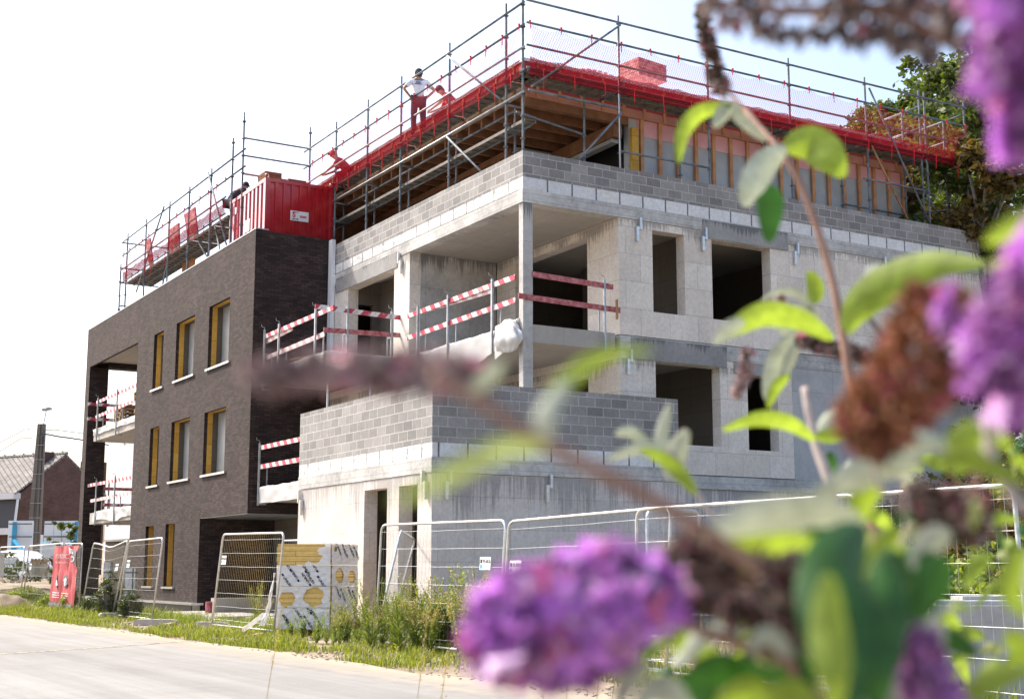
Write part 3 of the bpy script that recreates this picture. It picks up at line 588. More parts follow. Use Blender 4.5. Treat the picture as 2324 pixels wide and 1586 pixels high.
for z in (13.68, 13.15, 12.6): bar(SG, 'guard_rail', (12.83, 36.93, z), (14.9, 36.93, z))
SB = thing('scaffold', 'scaffold run standing behind the brick wing parapet at far left', 'scaffold', (12.75, 49, 9.3), 'scaffold runs round the roof')
for y, z in ((37.6,13.85), (39.53,13.42), (41.7,13.38), (43.84,13.4), (46.6,13.42), (49.0,13.42)):
    mb = MB(); pole(mb, 12.75, y, 9.2, z, zr=11.64); part('pole', mb, M['pole'], SB)
for y, z in ((49.3,12.3), (46.7,11.7), (43.9,11.6), (41.8, 11.6)): mb = MB(); pole(mb, 13.45 if y < 49 else 12.62, y, 9.2, z, zr=11.64); part('pole', mb, M['pole'], SB)
for z in (13.19, 12.67, 12.15, 11.64): bar(SB, 'guard_rail', (12.71, 36.4 if z > 12.3 else 38, z), (12.71, 49.5, z))
for z in (13.1, 12.15, 11.6, 10.75, 10.5): bar(SB, 'cross_tube', (12.6, 49.25, z), (14.3, 49.25, z))
bar(SB, 'diagonal_brace', (12.66, 39.6, 13.3), (12.66, 37.5, 10.4)); bar(SB, 'diagonal_brace', (12.66, 44.2, 13.3), (12.66, 47.2, 10.9)); bar(SB, 'diagonal_brace', (12.9, 41, 11.4), (13.3, 39.8, 9.9)); bar(SB, 'diagonal_brace', (12.9, 39.5, 11.6), (12.9, 38.4, 9.9)); bar(SB, 'diagonal_brace', (12.9, 44.4, 11.4), (12.9, 45.2, 10.2))
decks(SB, 0, 12.8, 13.75, [38, 39.5, 41.7, 43.8, 46.6, 49.3], 11.62, 3)
# white attic wall of the brick wing and its props, seen below the deck
AT = thing('attic_wall', 'white attic wall with yellow insulation strips set back behind the brick wing parapet', 'wall', (13.95, 43, 9.5))
part('white_board', MB().box(13.95, 14.1, 38.2, 48.3, 9.5, 11.5), M['white'], AT)
for a in ((13.8, 13.94, 38.3, 43.3, 9.9, 10.55), (13.8, 13.94, 43.5, 47.2, 9.6, 10.15)):
    part('insulation_strip', MB().box(*a), M['yellow'], AT)
for y in (43.6, 43.95, 44.5): part('timber_prop', MB().beam((13.4, y, 9.3), (13.6, y+.2, 11.55), .16, .05), M['stud'], AT)

# ------------------------------------------------------------------ red safety nets
def net(name, label, ax, c, us, ztie, zlow, matn, out, seed=0, sag=.12, uvs=1):
    mb = MB(); uv = []; base = 0
    for a, b in zip(us[:-1], us[1:]):
        nu, nv = 10, 10; st = len(mb.v)
        for j in range(nv+1):
            for i in range(nu+1):
                s_ = i/nu; t = j/nv; u = a + (b-a)*s_; top = ztie - sag*4*s_*(1-s_)*rnd.uniform(.97,1.03); z = top + (zlow-top)*t
                ka = .25 if matn == 'netd' else 1; o = out*(.05 + ka*(.10*t*noise.noise((u*1.3, t*2, seed)) + .08*math.sin(t*math.pi)))
                mb.v.append((c+o, u, z) if ax == 0 else (u, c+o, z)); uv.append((u*uvs, z*uvs))
        for j in range(nv):
            for i in range(nu): q = st+j*(nu+1)+i; mb.f.append((q, q+1, q+nu+2, q+nu+1))
    mb.uv = uv
    return mb.build(name, M[matn], None, label=label, cat='safety net', group='red safety nets on the scaffolds')
def ties(nt_, ax, c, us, z, zb):
    for u in us:
        for k, (za, zl) in enumerate(((z, .18), (zb, .38))):
            u2 = u + (k*.35); p = (c-.04, u2, za) if ax == 0 else (u2, c-.04, za); q = Vector(p) - UP*zl*rnd.uniform(.7,1.3) + Vector((0, rnd.uniform(-.04,.04), 0))
            mb = MB(); mb.tube([Vector(p)+UP*.03, Vector(p)-UP*.03, q], [.03,.013,.009], 5); part('tie_cord', mb, M['tie'], nt_, sub=True)
uL = [24.62 + .74*i for i in range(17)]; uR = [14.9 + .82*i for i in range(17)] + [28.75]
NL = net('safety_net', 'open red net hung between the rails along the left scaffold run', 0, 14.84, uL, 13.13, 12.2, 'net', -1)
net('safety_net', 'gathered lower fold of red net along the left scaffold deck', 0, 14.845, uL, 12.36, 11.97, 'netd', -.6, 4, .02)
NR = net('safety_net', 'open red net hung between the rails along the right scaffold run', 1, 24.36, uR, 13.13, 12.2, 'net', -1, 2)
net('safety_net', 'gathered lower fold of red net along the right scaffold deck', 1, 24.365, uR, 12.36, 11.93, 'netd', -.6, 6, .04)
net('safety_net', 'end of the red net folded round the far right end of the scaffold', 0, 28.9, [24.45, 25.2, 25.9], 13.1, 12.1, 'net', .5, 3)
uB = [37.9 + .8*i for i in range(15)]
NB = net('safety_net', 'open red net along the scaffold on top of the brick wing', 0, 12.69, uB, 12.62, 11.7, 'net', -1, 8)
net('safety_net', 'gathered lower fold of red net on the brick wing scaffold', 0, 12.695, uB, 11.98, 11.64, 'netd', -.6, 9, .05)
net('safety_net', 'red net across the far end of the brick wing scaffold', 1, 49.3, [12.7, 13.3, 13.9], 12.1, 11.6, 'net', .4, 5)
net('safety_net', 'red net hanging on the rails behind the red container', 1, 36.9, [12.85, 13.5, 14.2, 14.88], 13.12, 12.35, 'net', -1, 7, .2)
ties(NL, 0, 14.84, uL, 13.15, 12.1); ties(NR, 1, 24.36, uR, 13.15, 12.1); ties(NB, 0, 12.69, uB, 12.67, 11.64)
# red-netted sheets seen through the brick wing net
for (y0, y1, dy, z0, z1, lb) in ((41.35,42.3,-.5,11.7,12.75,'tall leaning board behind the net, right of the two'), (43.3,44.4,-.2,11.7,12.6,'leaning board with a grey cap behind the net, left of the two'), (46.3,46.7,-.6,11.7,12.8,'narrow pointed board leaning behind the net at the far left')):
    mb = MB(); mb.hexa([(12.95,y0,z0),(13.0,y0,z0),(13.0,y1,z0),(12.95,y1,z0),(12.95,y0+dy*-.9,z1),(13.0,y0+dy*-.9,z1),(13.0,y1+dy*-1.2,z1),(12.95,y1+dy*-1.2,z1)])
    tag(mb.build('leaning_board', M['redwood']), lb, 'board', 'boards leaning on the brick wing scaffold')

# ------------------------------------------------------------------ red container on the roof
CT = thing('storage_container', 'small red corrugated storage container standing on the brick wing roof', 'container', (12.83, 35, 9.55))
x0, x1, y0, y1, z0, z1 = 12.83, 14.86, 35.0, 37.95, 9.55, 12.0
m = MB()
def corr(L, n_, dep):
    o = []; w_ = L/n_
    for i in range(n_): a = i*w_; o += [(a, 0), (a+w_*.42, 0), (a+w_*.5, dep), (a+w_*.92, dep)]
    return o + [(L, 0)]
pr = [(a+.06, d) for a, d in corr(x1-x0-.12, 8, .045)]
for (a, d), (b, e) in zip(pr[:-1], pr[1:]): m.q((x0+a, y0+.01+d, z0), (x0+b, y0+.01+e, z0), (x0+b, y0+.01+e, z1-.1), (x0+a, y0+.01+d, z1-.1))
pr = [(a+.06, d) for a, d in corr(y1-y0-.12, 9, .045)]
for (a, d), (b, e) in zip(pr[:-1], pr[1:]): m.q((x0+.01+d, y0+a, z0), (x0+.01+d, y0+a, z1-.1), (x0+.01+e, y0+b, z1-.1), (x0+.01+e, y0+b, z0))
m.q((x1-.01,y0,z0),(x1-.01,y1,z0),(x1-.01,y1,z1-.1),(x1-.01,y0,z1-.1)); m.q((x0,y1,z0),(x1,y1,z0),(x1,y1,z1-.1),(x0,y1,z1-.1)); m.q((x0,y0,z1-.05),(x1,y0,z1-.05),(x1,y1,z1-.05),(x0,y1,z1-.05))
part('corrugated_wall', m, M['red'], CT)
m = MB()
for (x, y) in ((x0,y0),(x1-.07,y0),(x0,y1-.07),(x1-.07,y1-.07)): m.box(x, x+.07, y, y+.07, z0, z1-.1)
m.box(x0-.005, x1+.005, y0-.005, y0+.075, z1-.1, z1); m.box(x0-.005, x1+.005, y1-.07, y1, z1-.1, z1); m.box(x0-.004, x0+.07, y0+.076, y1-.071, z1-.1, z1); m.box(x1-.07, x1+.004, y0+.076, y1-.071, z1-.1, z1)
part('corner_frame', m, M['red'], CT)
for (x, y) in ((x0+.05, y0+.02), (x1-.05, y0+.02)):
    part('lifting_eye', MB().tube([Vector((x, y, z1+.06)) + Vector((.05*math.cos(t*.7), 0, .06*math.sin(t*.7))) for t in range(9)], .018, 5, close=True), M['red'], CT)
def text(s, size, origin, xd, yd, mt, parent, name='lettering', bold=0.0, align='LEFT'):
    c = bpy.data.curves.new(name, 'FONT'); c.body = s; c.size = size; c.offset = bold; c.align_x = align; c.extrude = .0008
    o = bpy.data.objects.new(name, c); COL.objects.link(o); dg = bpy.context.evaluated_depsgraph_get(); dg.update()
    me = bpy.data.meshes.new_from_object(o.evaluated_get(dg)); bpy.data.objects.remove(o)
    xd, yd = Vector(xd).normalized(), Vector(yd).normalized(); zd = xd.cross(yd); mtx = Matrix((xd, yd, zd)).transposed().to_4x4(); mtx.translation = Vector(origin); me.transform(mtx)
    me.materials.clear(); me.materials.append(M[mt]); q = bpy.data.objects.new(name, me); COL.objects.link(q)
    if parent is not None:
        q.parent = parent
        if parent.type == 'EMPTY': q.location = -PLOC[parent.name]
    return q
st = part('company_sticker', MB().box(13.58, 14.12, y0-.012, y0-.004, 10.88, 11.16), M['stickw'], CT)
text('S', .2, (13.64, y0-.014, 10.98), (1.5,0,0), (0,0,1), 'inkr', st, bold=.008)
part('logo_bar', MB().box(13.86, 14.06, y0-.0155, y0-.0125, 10.98, 11.04), M['inkr'], st, sub=True)
part('logo_bar', MB().box(13.64, 13.82, y0-.0155, y0-.0125, 11.115, 11.135), M['inkr'], st, sub=True)
text('VERHUUR', .042, (13.87, y0-.018, 10.994), (1,0,0), (0,0,1), 'inkw', st); text('smets', .075, (13.64, y0-.014, 10.905), (1,0,0), (0,0,1), 'inkk', st, bold=.003)
part('small_sticker', MB().box(x0-.006, x0-.002, 36.2, 36.6, 10.75, 11.1), M['stickw'], CT); part('vent_sticker', MB().box(x0-.006, x0-.002, 37.35, 37.5, 11.5, 11.7), M['stickw'], CT)
# material stacks on the roof
def crate(name, label, c, s_, mt, cat, rot=0):
    mb = MB(); a, b, h = s_
    for k in range(5): mb.box(-a/2, a/2, -b/2, b/2, h*k/5, h*(k+1)/5-.012)
    mb.box(-a/2+.02, a/2-.02, -b/2+.02, b/2-.02, .005, h-.03)
    o = mb.build(name, M[mt]); o.location = c; o.rotation_euler.z = rot; return tag(o, label, cat)
bq = PD(1460, 186, 35.2); crate('material_bundle', 'red brown bundle of boards on the roof behind the right net', (bq.x, bq.y, bq.z), (1.0, .7, .46), 'redwood', 'board bundle', R(8))
crate('material_bundle', 'bundle of boards lying behind the net next to the crouching worker', (13.5, 36.5, 12.02), (.5,.6,.55), 'joist', 'board bundle'); crate('material_bundle', 'smaller bundle behind the net at the right end of the container roof', (14.2, 36.4, 12.02), (.55,.6,.4), 'joist', 'board bundle')
mb = MB()
for i in range(14): a = i*.21; mb.box(16.6+i*.16, 16.72+i*.16, 25.8, 27.2, ZR+.0, ZR+.1+.22*math.sin(i/13*math.pi))
tag(mb.build('crumpled_foil', M['pink']), 'low heap of pink foil lying on the flat roof edge right of the corner', 'foil')

# ------------------------------------------------------------------ people
def skin(name, joints, edges, mt, parent, sub=2):
    me = bpy.data.meshes.new(name); me.from_pydata([tuple(j[:3]) for j in joints], edges, []); me.materials.append(M[mt])
    o = bpy.data.objects.new(name, me); COL.objects.link(o); o.modifiers.new('Skin', 'SKIN'); sk = me.skin_vertices[0].data
    for i, j in enumerate(joints): r = j[3]; sk[i].radius = (r, r) if not isinstance(r, tuple) else r
    sk[0].use_root = True; mo = o.modifiers.new('Sub', 'SUBSURF'); mo.levels = mo.render_levels = sub
    dg = bpy.context.evaluated_depsgraph_get(); dg.update(); m2 = bpy.data.meshes.new_from_object(o.evaluated_get(dg)); bpy.data.objects.remove(o)
    m2.polygons.foreach_set('use_smooth', [True]*len(m2.polygons)); m2.materials.clear(); m2.materials.append(M[mt])
    q = bpy.data.objects.new(name, m2); COL.objects.link(q)
    if parent: q.parent = parent
    return q
def person(label, loc, yaw, pose, shirt, trous, cap):
    # local frame: +y is where the person faces, +x their right
    t = thing('person', label, 'person', loc); t.rotation_euler.z = yaw
    if pose == 'stand':
        J = dict(pel=(0,0,.95), wa=(0,0,1.08), ch=(0,.01,1.30), up=(0,0,1.43), nk=(0,0,1.51), hd=(0,.02,1.60), ht=(0,.02,1.71),
                 sR=(.19,0,1.42), eR=(.40,-.08,1.19), wR=(.21,.03,1.02), hR=(.15,.07,.98), sL=(-.19,0,1.42), eL=(-.40,-.08,1.19), wL=(-.21,.03,1.02), hL=(-.15,.07,.98),
                 pR=(.10,0,.90), kR=(.12,.03,.50), aR=(.13,-.02,.09), tR=(.14,.14,.04), pL=(-.10,0,.90), kL=(-.12,.03,.50), aL=(-.13,-.02,.09), tL=(-.14,.14,.04))
    else:
        J = dict(pel=(0,-.2,.42), wa=(0,-.1,.55), ch=(0,.10,.76), up=(0,.20,.86), nk=(0,.27,.93), hd=(0,.35,1.0), ht=(0,.40,1.10),
                 sR=(.18,.18,.84), eR=(.24,.36,.62), wR=(.12,.56,.50), hR=(.08,.62,.46), sL=(-.18,.18,.84), eL=(-.24,.36,.62), wL=(-.12,.56,.50), hL=(-.08,.62,.46),
                 pR=(.10,-.18,.40), kR=(.17,.24,.46), aR=(.13,.02,.09), tR=(.14,.18,.04), pL=(-.10,-.18,.40), kL=(-.17,.24,.46), aL=(-.13,.02,.09), tL=(-.14,.18,.04))
    rad = dict(pel=.13, wa=.125, ch=.15, up=.11, nk=.055, hd=.085, ht=.075, sR=.065, eR=.042, wR=.03, hR=.035, sL=.065, eL=.042, wL=.03, hL=.035, pR=.09, kR=.06, aR=.042, tR=.035, pL=.09, kL=.06, aL=.042, tL=.035)
    E_ = [('pel','wa'),('wa','ch'),('ch','up'),('up','nk'),('nk','hd'),('hd','ht'),('up','sR'),('sR','eR'),('eR','wR'),('wR','hR'),('up','sL'),('sL','eL'),('eL','wL'),('wL','hL'),('pel','pR'),('pR','kR'),('kR','aR'),('aR','tR'),('pel','pL'),('pL','kL'),('kL','aL'),('aL','tL')]
    def fig(name, keys, mt, grow, cut=None, shoes=False):
        ks = list(keys); js = [(*J[k_], rad[k_]+grow) for k_ in ks]; es = [(ks.index(a), ks.index(b)) for a, b in E_ if a in ks and b in ks]
        if name == 'body':   # fingers and a nose on the one body mesh
            for sd in 'RL':
                h = Vector(J['h'+sd]); d = (h - Vector(J['w'+sd])).normalized(); sdv = d.cross(Vector((0,0,1))).normalized()
                for i_, (off, ln) in enumerate(((-.03,.07),(-.01,.08),(.01,.078),(.03,.062))):
                    a = h + sdv*off + d*.02; b = a + d*ln*.6; c_ = b + (d - Vector((0,0,.6))).normalized()*ln*.4
                    n0 = len(js); js += [(*a, .011), (*b, .009), (*c_, .007)]; es += [(ks.index('h'+sd), n0), (n0, n0+1), (n0+1, n0+2)]
                a = h - sdv*.03; n0 = len(js); js += [(*(a - sdv*.02), .012), (*(a - sdv*.03 + d*.04), .009)]; es += [(ks.index('h'+sd), n0), (n0, n0+1)]
            hd = Vector(J['hd']); n0 = len(js); js += [(*(hd + Vector((0,.105,0))), .016)]; es += [(ks.index('hd'), n0)]
            for s_ in (-1, 1): n0 = len(js); js += [(*(hd + Vector((s_*.09,0,.01))), .018)]; es += [(ks.index('hd'), n0)]
        return skin(name, js, es, mt, t)
    fig('body', list(J), 'skin', 0)
    eS = {}
    for sd in 'RL': J['m'+sd] = tuple(Vector(J['s'+sd]).lerp(Vector(J['e'+sd]), .75)); rad['m'+sd] = .055; E_.append(('s'+sd, 'm'+sd))
    fig('tshirt', ['pel','wa','ch','up','sR','sL','mR','mL'], shirt, .016)
    rad['pel'] += .004; fig('trousers', ['pel','pR','kR','aR','pL','kL','aL'], trous, .024)
    skin('shoe', [(*J['aR'], .05), (*J['tR'], .045)], [(0,1)], 'inkk', t, 1); skin('shoe', [(*J['aL'], .05), (*J['tL'], .045)], [(0,1)], 'inkk', t, 1)
    h = Vector(J['hd']); q = Vector(J['ht']); d = (q-h).normalized()
    mb = MB(); mb.tube([h + d*.03 + Vector((0,-.004,0)), h + d*.08, h + d*.14, h + d*.175, h + d*.19], [.104,.106,.092,.055,.01], 12)
    f = Vector((0, 1, 0)); b0 = h + d*.055 + f*.09; mb.obox(b0 - Vector((.07,0,0)), (.14,0,0), f*.075, (0,0,.012)); c_ = mb.build('cap', M[cap], t, smooth=True)
    mb = MB(); mb.tube([h - f*.025 - d*.05, h - f*.03 + d*.03, h - f*.02 + d*.1], [.07,.092,.08], 10); mb.build('hair', M['inkk'], t, smooth=True)
    return t
p1 = PD(943, 160, 34.9)
w1 = person('man in white t-shirt and dark cap standing with hands on hips, seen from behind', (p1.x+.1, p1.y, 12.13), R(-18), 'stand', 'shirt', 'trouser', 'cap')
mb = MB()
for z, w_ in ((1.40,.22), (1.36,.12), (1.33,.14), (1.30,.2)): mb.box(-.04-w_/2, -.04+w_/2, -.168, -.150, z, z+.010)
mb.build('back_print', M['ink'], w1)
p2 = PD(1008, 182, 35.4); person('stooping worker in red clothes just right of the standing man, behind the net', (p2.x+.35, p2.y+.1, 12.55), R(60), 'crouch', 'redcl', 'redcl', 'cap')
p3 = PD(772, 352, 39); person('worker crouching low behind the net right of the red container', (15.25, p3.y+.2, 12.0), R(60), 'crouch', 'redcl', 'redcl', 'redcl')
person('worker in dark clothes bending over behind the net at the left corner of the container', (13.1, 38.3, 11.65), R(-70), 'crouch', 'trouser', 'trouser', 'cap')

# ------------------------------------------------------------------ site fence panels
def fence(label, cb0, cb1, ct0, ct1, dip=0, sign=None, nv=34, nh=7, deep=0.05, wires=True):
    cb0, cb1, ct0, ct1 = map(Vector, (cb0, cb1, ct0, ct1))
    t = thing('site_fence', label, 'fence panel', tuple(cb0), 'mobile mesh fence panels along the verge')
    def P(u, v):
        p = cb0.lerp(cb1, u).lerp(ct0.lerp(ct1, u), v)
        return p - UP*dip*v*v*max(0, 1-abs(u-.55)*2.2)
    W_ = (cb1-cb0).length; H = 2.0; rc = .13; cr = min(.2, rc/W_); cv = rc/H; pts = []
    pts += [P(0, 0), P(0, .5), P(0, 1-cv)] + [P(cr*(1-math.cos(a)), 1-cv+cv*math.sin(a)) for a in (R(30), R(60), R(90))]
    pts += [P(cr+(1-2*cr)*k/8, 1) for k in range(1, 8)]
    pts += [P(1-cr*(1-math.cos(a)), 1-cv+cv*math.sin(a)) for a in (R(90), R(60), R(30))] + [P(1, 1-cv), P(1, .5), P(1, 0)]
    mb = MB(); mb.tube(pts, .021, 8); mb.tube([P(0, .04), P(1, .04)], .017, 7); part('frame', mb, M['galvb'], t, smooth=True)
    mb = MB()
    for k in range(nh):
        v = .1 + .84*k/(nh-1); mb.tube([P(0, v) , P(.33, v), P(.5, v-.003), P(.66, v), P(1, v)], .0024, 4, cap=False)
    part('cross_wires', mb, M['galvb'], t)
    mb = MB()
    for k in range(1, nv):
        u = k/nv; mb.tube([P(u, .04), P(u, .5), P(u, .99)], .0019, 3, cap=False)
    part('mesh_wires', mb, M['galvb'], t)
    if sign:
        u, v = sign; a = P(u, v); b = P(min(1, u+.3/W_), v); c = P(u, v+.1); nrm = (b-a).cross(c-a).normalized(); 
        if nrm.dot(a-EYE) > 0: nrm = -nrm
        sgn = part('hire_sign', MB().obox(a+nrm*.012, b-a, (c-a)*.95, nrm*.004), M['stickw'], t)
        o = a + nrm*.018; xd = b-a
        right = xd if xd.dot(RT) > 0 else -xd; o2 = o if xd.dot(RT) > 0 else b + nrm*.018
        text('PLAKA', .07, o2 + right.normalized()*.09 + (c-a)*.5, right, c-a, 'inkk', sgn, bold=.001); part('sign_mark', MB().obox(o2 + right.normalized()*.02 + (c-a)*.12, right.normalized()*.045, (c-a)*.28, nrm*.002), M['blue'], sgn, sub=True)
        part('sign_mark', MB().obox(o2 + right.normalized()*.02 + (c-a)*.5, right.normalized()*.045, (c-a)*.28, nrm*.002), M['inkk'], sgn, sub=True)
    return t
FX = 9.6
def V3(x, y, z): return Vector((x, y, z))
f1 = fence('tilted fence panel standing left of the yellow insulation stack', V3(FX,28.66,.02), V3(FX,25.04,.02), V3(FX,28.12,1.98), V3(FX,24.62,1.93), sign=(.04,.68))
f2 = fence('fence panel with a white sign in front of the doorways of the block terrace', V3(FX,20.49,.02), V3(FX,16.55,.02), V3(FX,20.32,1.95), V3(FX,16.33,1.90), sign=(.84,.64))
fence('sunlit fence panel with a white sign at its left end, above the big purple flower', V3(FX,16.45,.02), V3(FX,12.75,.02), V3(FX,16.25,1.88), V3(FX,12.6,1.93), sign=(.03,.62), nv=30)
fence('fence panel seen between the purple flower and the green leaves', V3(FX,13.3,.0), V3(FX-.03,9.8,.0), V3(FX,13.27,1.93), V3(FX-.02,9.62,1.93), nv=30)
fence('nearest fence panel at the right edge of the photo', V3(FX+.02,10.85,.0), V3(FX,7.75,.0), V3(FX+.02,10.63,1.93), V3(FX,7.83,1.93), nv=26)
fence('narrow fence panel standing askew behind the sunlit panels', V3(FX+.1,13.2,.1), V3(FX+1.2,13.6,.1), V3(FX+.1,13.2,1.93), V3(FX+1.2,13.6,1.95), nv=10)
fence('fence panel with a sagging bent top left of the dark weed bush', V3(FX,40.1,.02), V3(FX,36.7,.02), V3(FX,39.06,1.98), V3(FX,35.5,2.0), dip=.16, sign=(.8,.62), nv=30)
fence('fence panel in front of the two ground floor slit windows', V3(FX,36.25,.02), V3(FX,33.1,.0), V3(FX,35.42,1.97), V3(FX,32.44,2.0), sign=(.06,.66), nv=28)
f3 = fence('fence panel carrying the red banner', V3(FX,43.4,.02), V3(FX,40.35,.02), V3(FX,42.45,2.03), V3(FX,40.3,2.0), nv=28)
fence('fence panel immediately left of the red banner, in front of the cars', V3(FX,48.2,.02), V3(FX,43.6,.02), V3(FX,47.6,2.04), V3(FX,42.7,2.05), sign=(.1,.62), nv=34)
fence('fence panel at the left edge of the photo', V3(FX,52.8,.02), V3(FX,48.5,.02), V3(FX,52.6,2.08), V3(FX,48.3,2.04), nv=30)
d1 = PD(640, 1228, 33.3); d2 = PD(797, 1229, 30.8)
fence('fence panel standing behind the yellow insulation stack', V3(d1.x,d1.y,0), V3(d2.x,d2.y,0), V3(d1.x,d1.y,1.95), V3(d2.x,d2.y,1.92), nv=30)
a = PD(910, 1203, 23.6); b = PD(942, 1224, 26.6)
fence('leaning fence panel seen almost edge on between the two doorways', V3(a.x-.42,a.y+.1,0), V3(b.x-.5,b.y+.1,0), a, b, nv=26)
# concrete feet
def foot(label, c, yaw, s_=(.7,.24,.15)):
    mb = MB(); a, b, h = s_
    pr = [(-a/2,0),(-a/2,h*.7),(-a/2+.05,h),(a/2-.05,h),(a/2,h*.7),(a/2,0)]; n0 = 0
    for y in (-b/2, b/2): mb.v += [(x, y, z) for x, z in pr]
    mb.f += [tuple(range(6)), tuple(range(11, 5, -1))] + [(i, 6+i, 6+(i+1) % 6, (i+1) % 6) for i in range(6)]
    mb.tube([(-.1,0,h*.5),(-.1,0,h+.02)], .03, 6); mb.tube([(.1,0,h*.5),(.1,0,h+.02)], .03, 6)
    o = mb.build('fence_foot', M['foot']); o.location = c; o.rotation_euler.z = yaw; return tag(o, label, 'fence foot', 'concrete feet of the mobile fence')
foot('concrete fence foot on the sand just right of the panel with the slit windows', (9.15, 31.2, 0), R(-35), (.95,.3,.14)); foot('concrete fence foot below the dark weed bush', (9.5, 36.3, 0), 0)
foot('concrete fence foot at the left corner of the tilted panel', (9.6, 28.75, 0), R(-40)); foot('pale concrete fence foot half hidden by the purple flower', (9.5, 16.1, 0), R(-30), (.8,.26,.2))
foot('concrete fence foot under the banner panel', (9.5, 43.5, 0), R(-50))
# banner
c00, c10 = PP(118, 1382, 0, FX-.06), PP(172, 1390, 0, FX-.06); c01, c11 = PP(131, 1240, 0, FX-.05), PP(186, 1237, 0, FX-.05)
def BP(u, v):
    p = c00.lerp(c10, u).lerp(c01.lerp(c11, u), v); o = .05*math.sin(u*17 + v*2)*(.4+.6*v) + .03*math.sin(u*31+v*5) + .06*noise.noise((u*3, v*3, 1)); side = .10*math.sin(v*math.pi)*(1 if u > .5 else -.6)*abs(u-.5)*-1.2
    return p + V3(-.06-abs(o), 0, 0) + (c10-c00).normalized()*side
BN = thing('banner', 'creased red advertising banner tied to the fence, with white lettering and a grey bottom band', 'banner', tuple(c00))
part('cloth', MB().grid(BP, 40, 60), M['banner'], BN, smooth=True)
def bpatch(name, u0, u1, v0, v1, mt, off=.012, shape=None):
    mb = MB(); mb.grid(lambda u, v: BP(u0+(u1-u0)*u, v0+(v1-v0)*v) + V3(-off*2.2, -off*1.2, 0), 40, 14, skip=shape); part(name, mb, M[mt], BN)
bpatch('grey_band', .02, .98, .045, .13, 'inkg'); bpatch('grey_corner', .72, .99, .68, .93, 'inkg', shape=lambda u, v: u < .9-.9*v and v < .9)
bpatch('white_corner', .70, .86, .88, .98, 'inkw', shape=lambda u, v: u+v > 1.1); bpatch('emblem_disc', .18, .36, .36, .56, 'inkg', .016, lambda u, v: (u-.5)**2+(v-.5)**2 > .25); bpatch('emblem_disc', .52, .72, .36, .56, 'inkg', .016, lambda u, v: (u-.5)**2+(v-.5)**2 > .25)
bpatch('arrow_mark', .59, .65, .39, .47, 'inkw', .02); bpatch('arrow_mark', .56, .68, .47, .52, 'inkw', .02, lambda u, v: abs(u-.5) > .5*(1-v)); bpatch('emblem_mark', .24, .31, .39, .47, 'inkw', .02)
for k in range(12): a_ = k*math.pi/6; bpatch('wheel_emblem', .86+.055*math.cos(a_), .885+.055*math.cos(a_), .79+.035*math.sin(a_), .805+.035*math.sin(a_), 'inkw', .02)
for i, v in enumerate((.27, .235, .20)): bpatch('small_print', .12, .44, v, v+.012, 'inkw', .018); bpatch('small_print', .52, .82-.05*i, v, v+.012, 'inkw', .018)
def btext(s, u0, u1, v0, v1, off=.02):
    q = text(s, 1, (0,0,0), (1,0,0), (0,1,0), 'inkw', None, bold=.012); me = q.data; xs_ = [v.co.x for v in me.vertices]; ys_ = [v.co.y for v in me.vertices]
    xa, xb, ya, yb = min(xs_), max(xs_), min(ys_), max(ys_)
    for v in me.vertices: v.co = BP(u0+(u1-u0)*(v.co.x-xa)/(xb-xa), v0+(v1-v0)*(v.co.y-ya)/(yb-ya)) + V3(-off*2.4, -off*1.4, 0)
    q.parent = BN; q.location = -PLOC[BN.name]
btext('INTERSTRUCT', .14, .74, .805, .875); btext('STERKE WERKER', .16, .68, .735, .76); btext('DEEL JOUW PROJECT MET #DOITYOURSELF !', .03, .96, .062, .115)

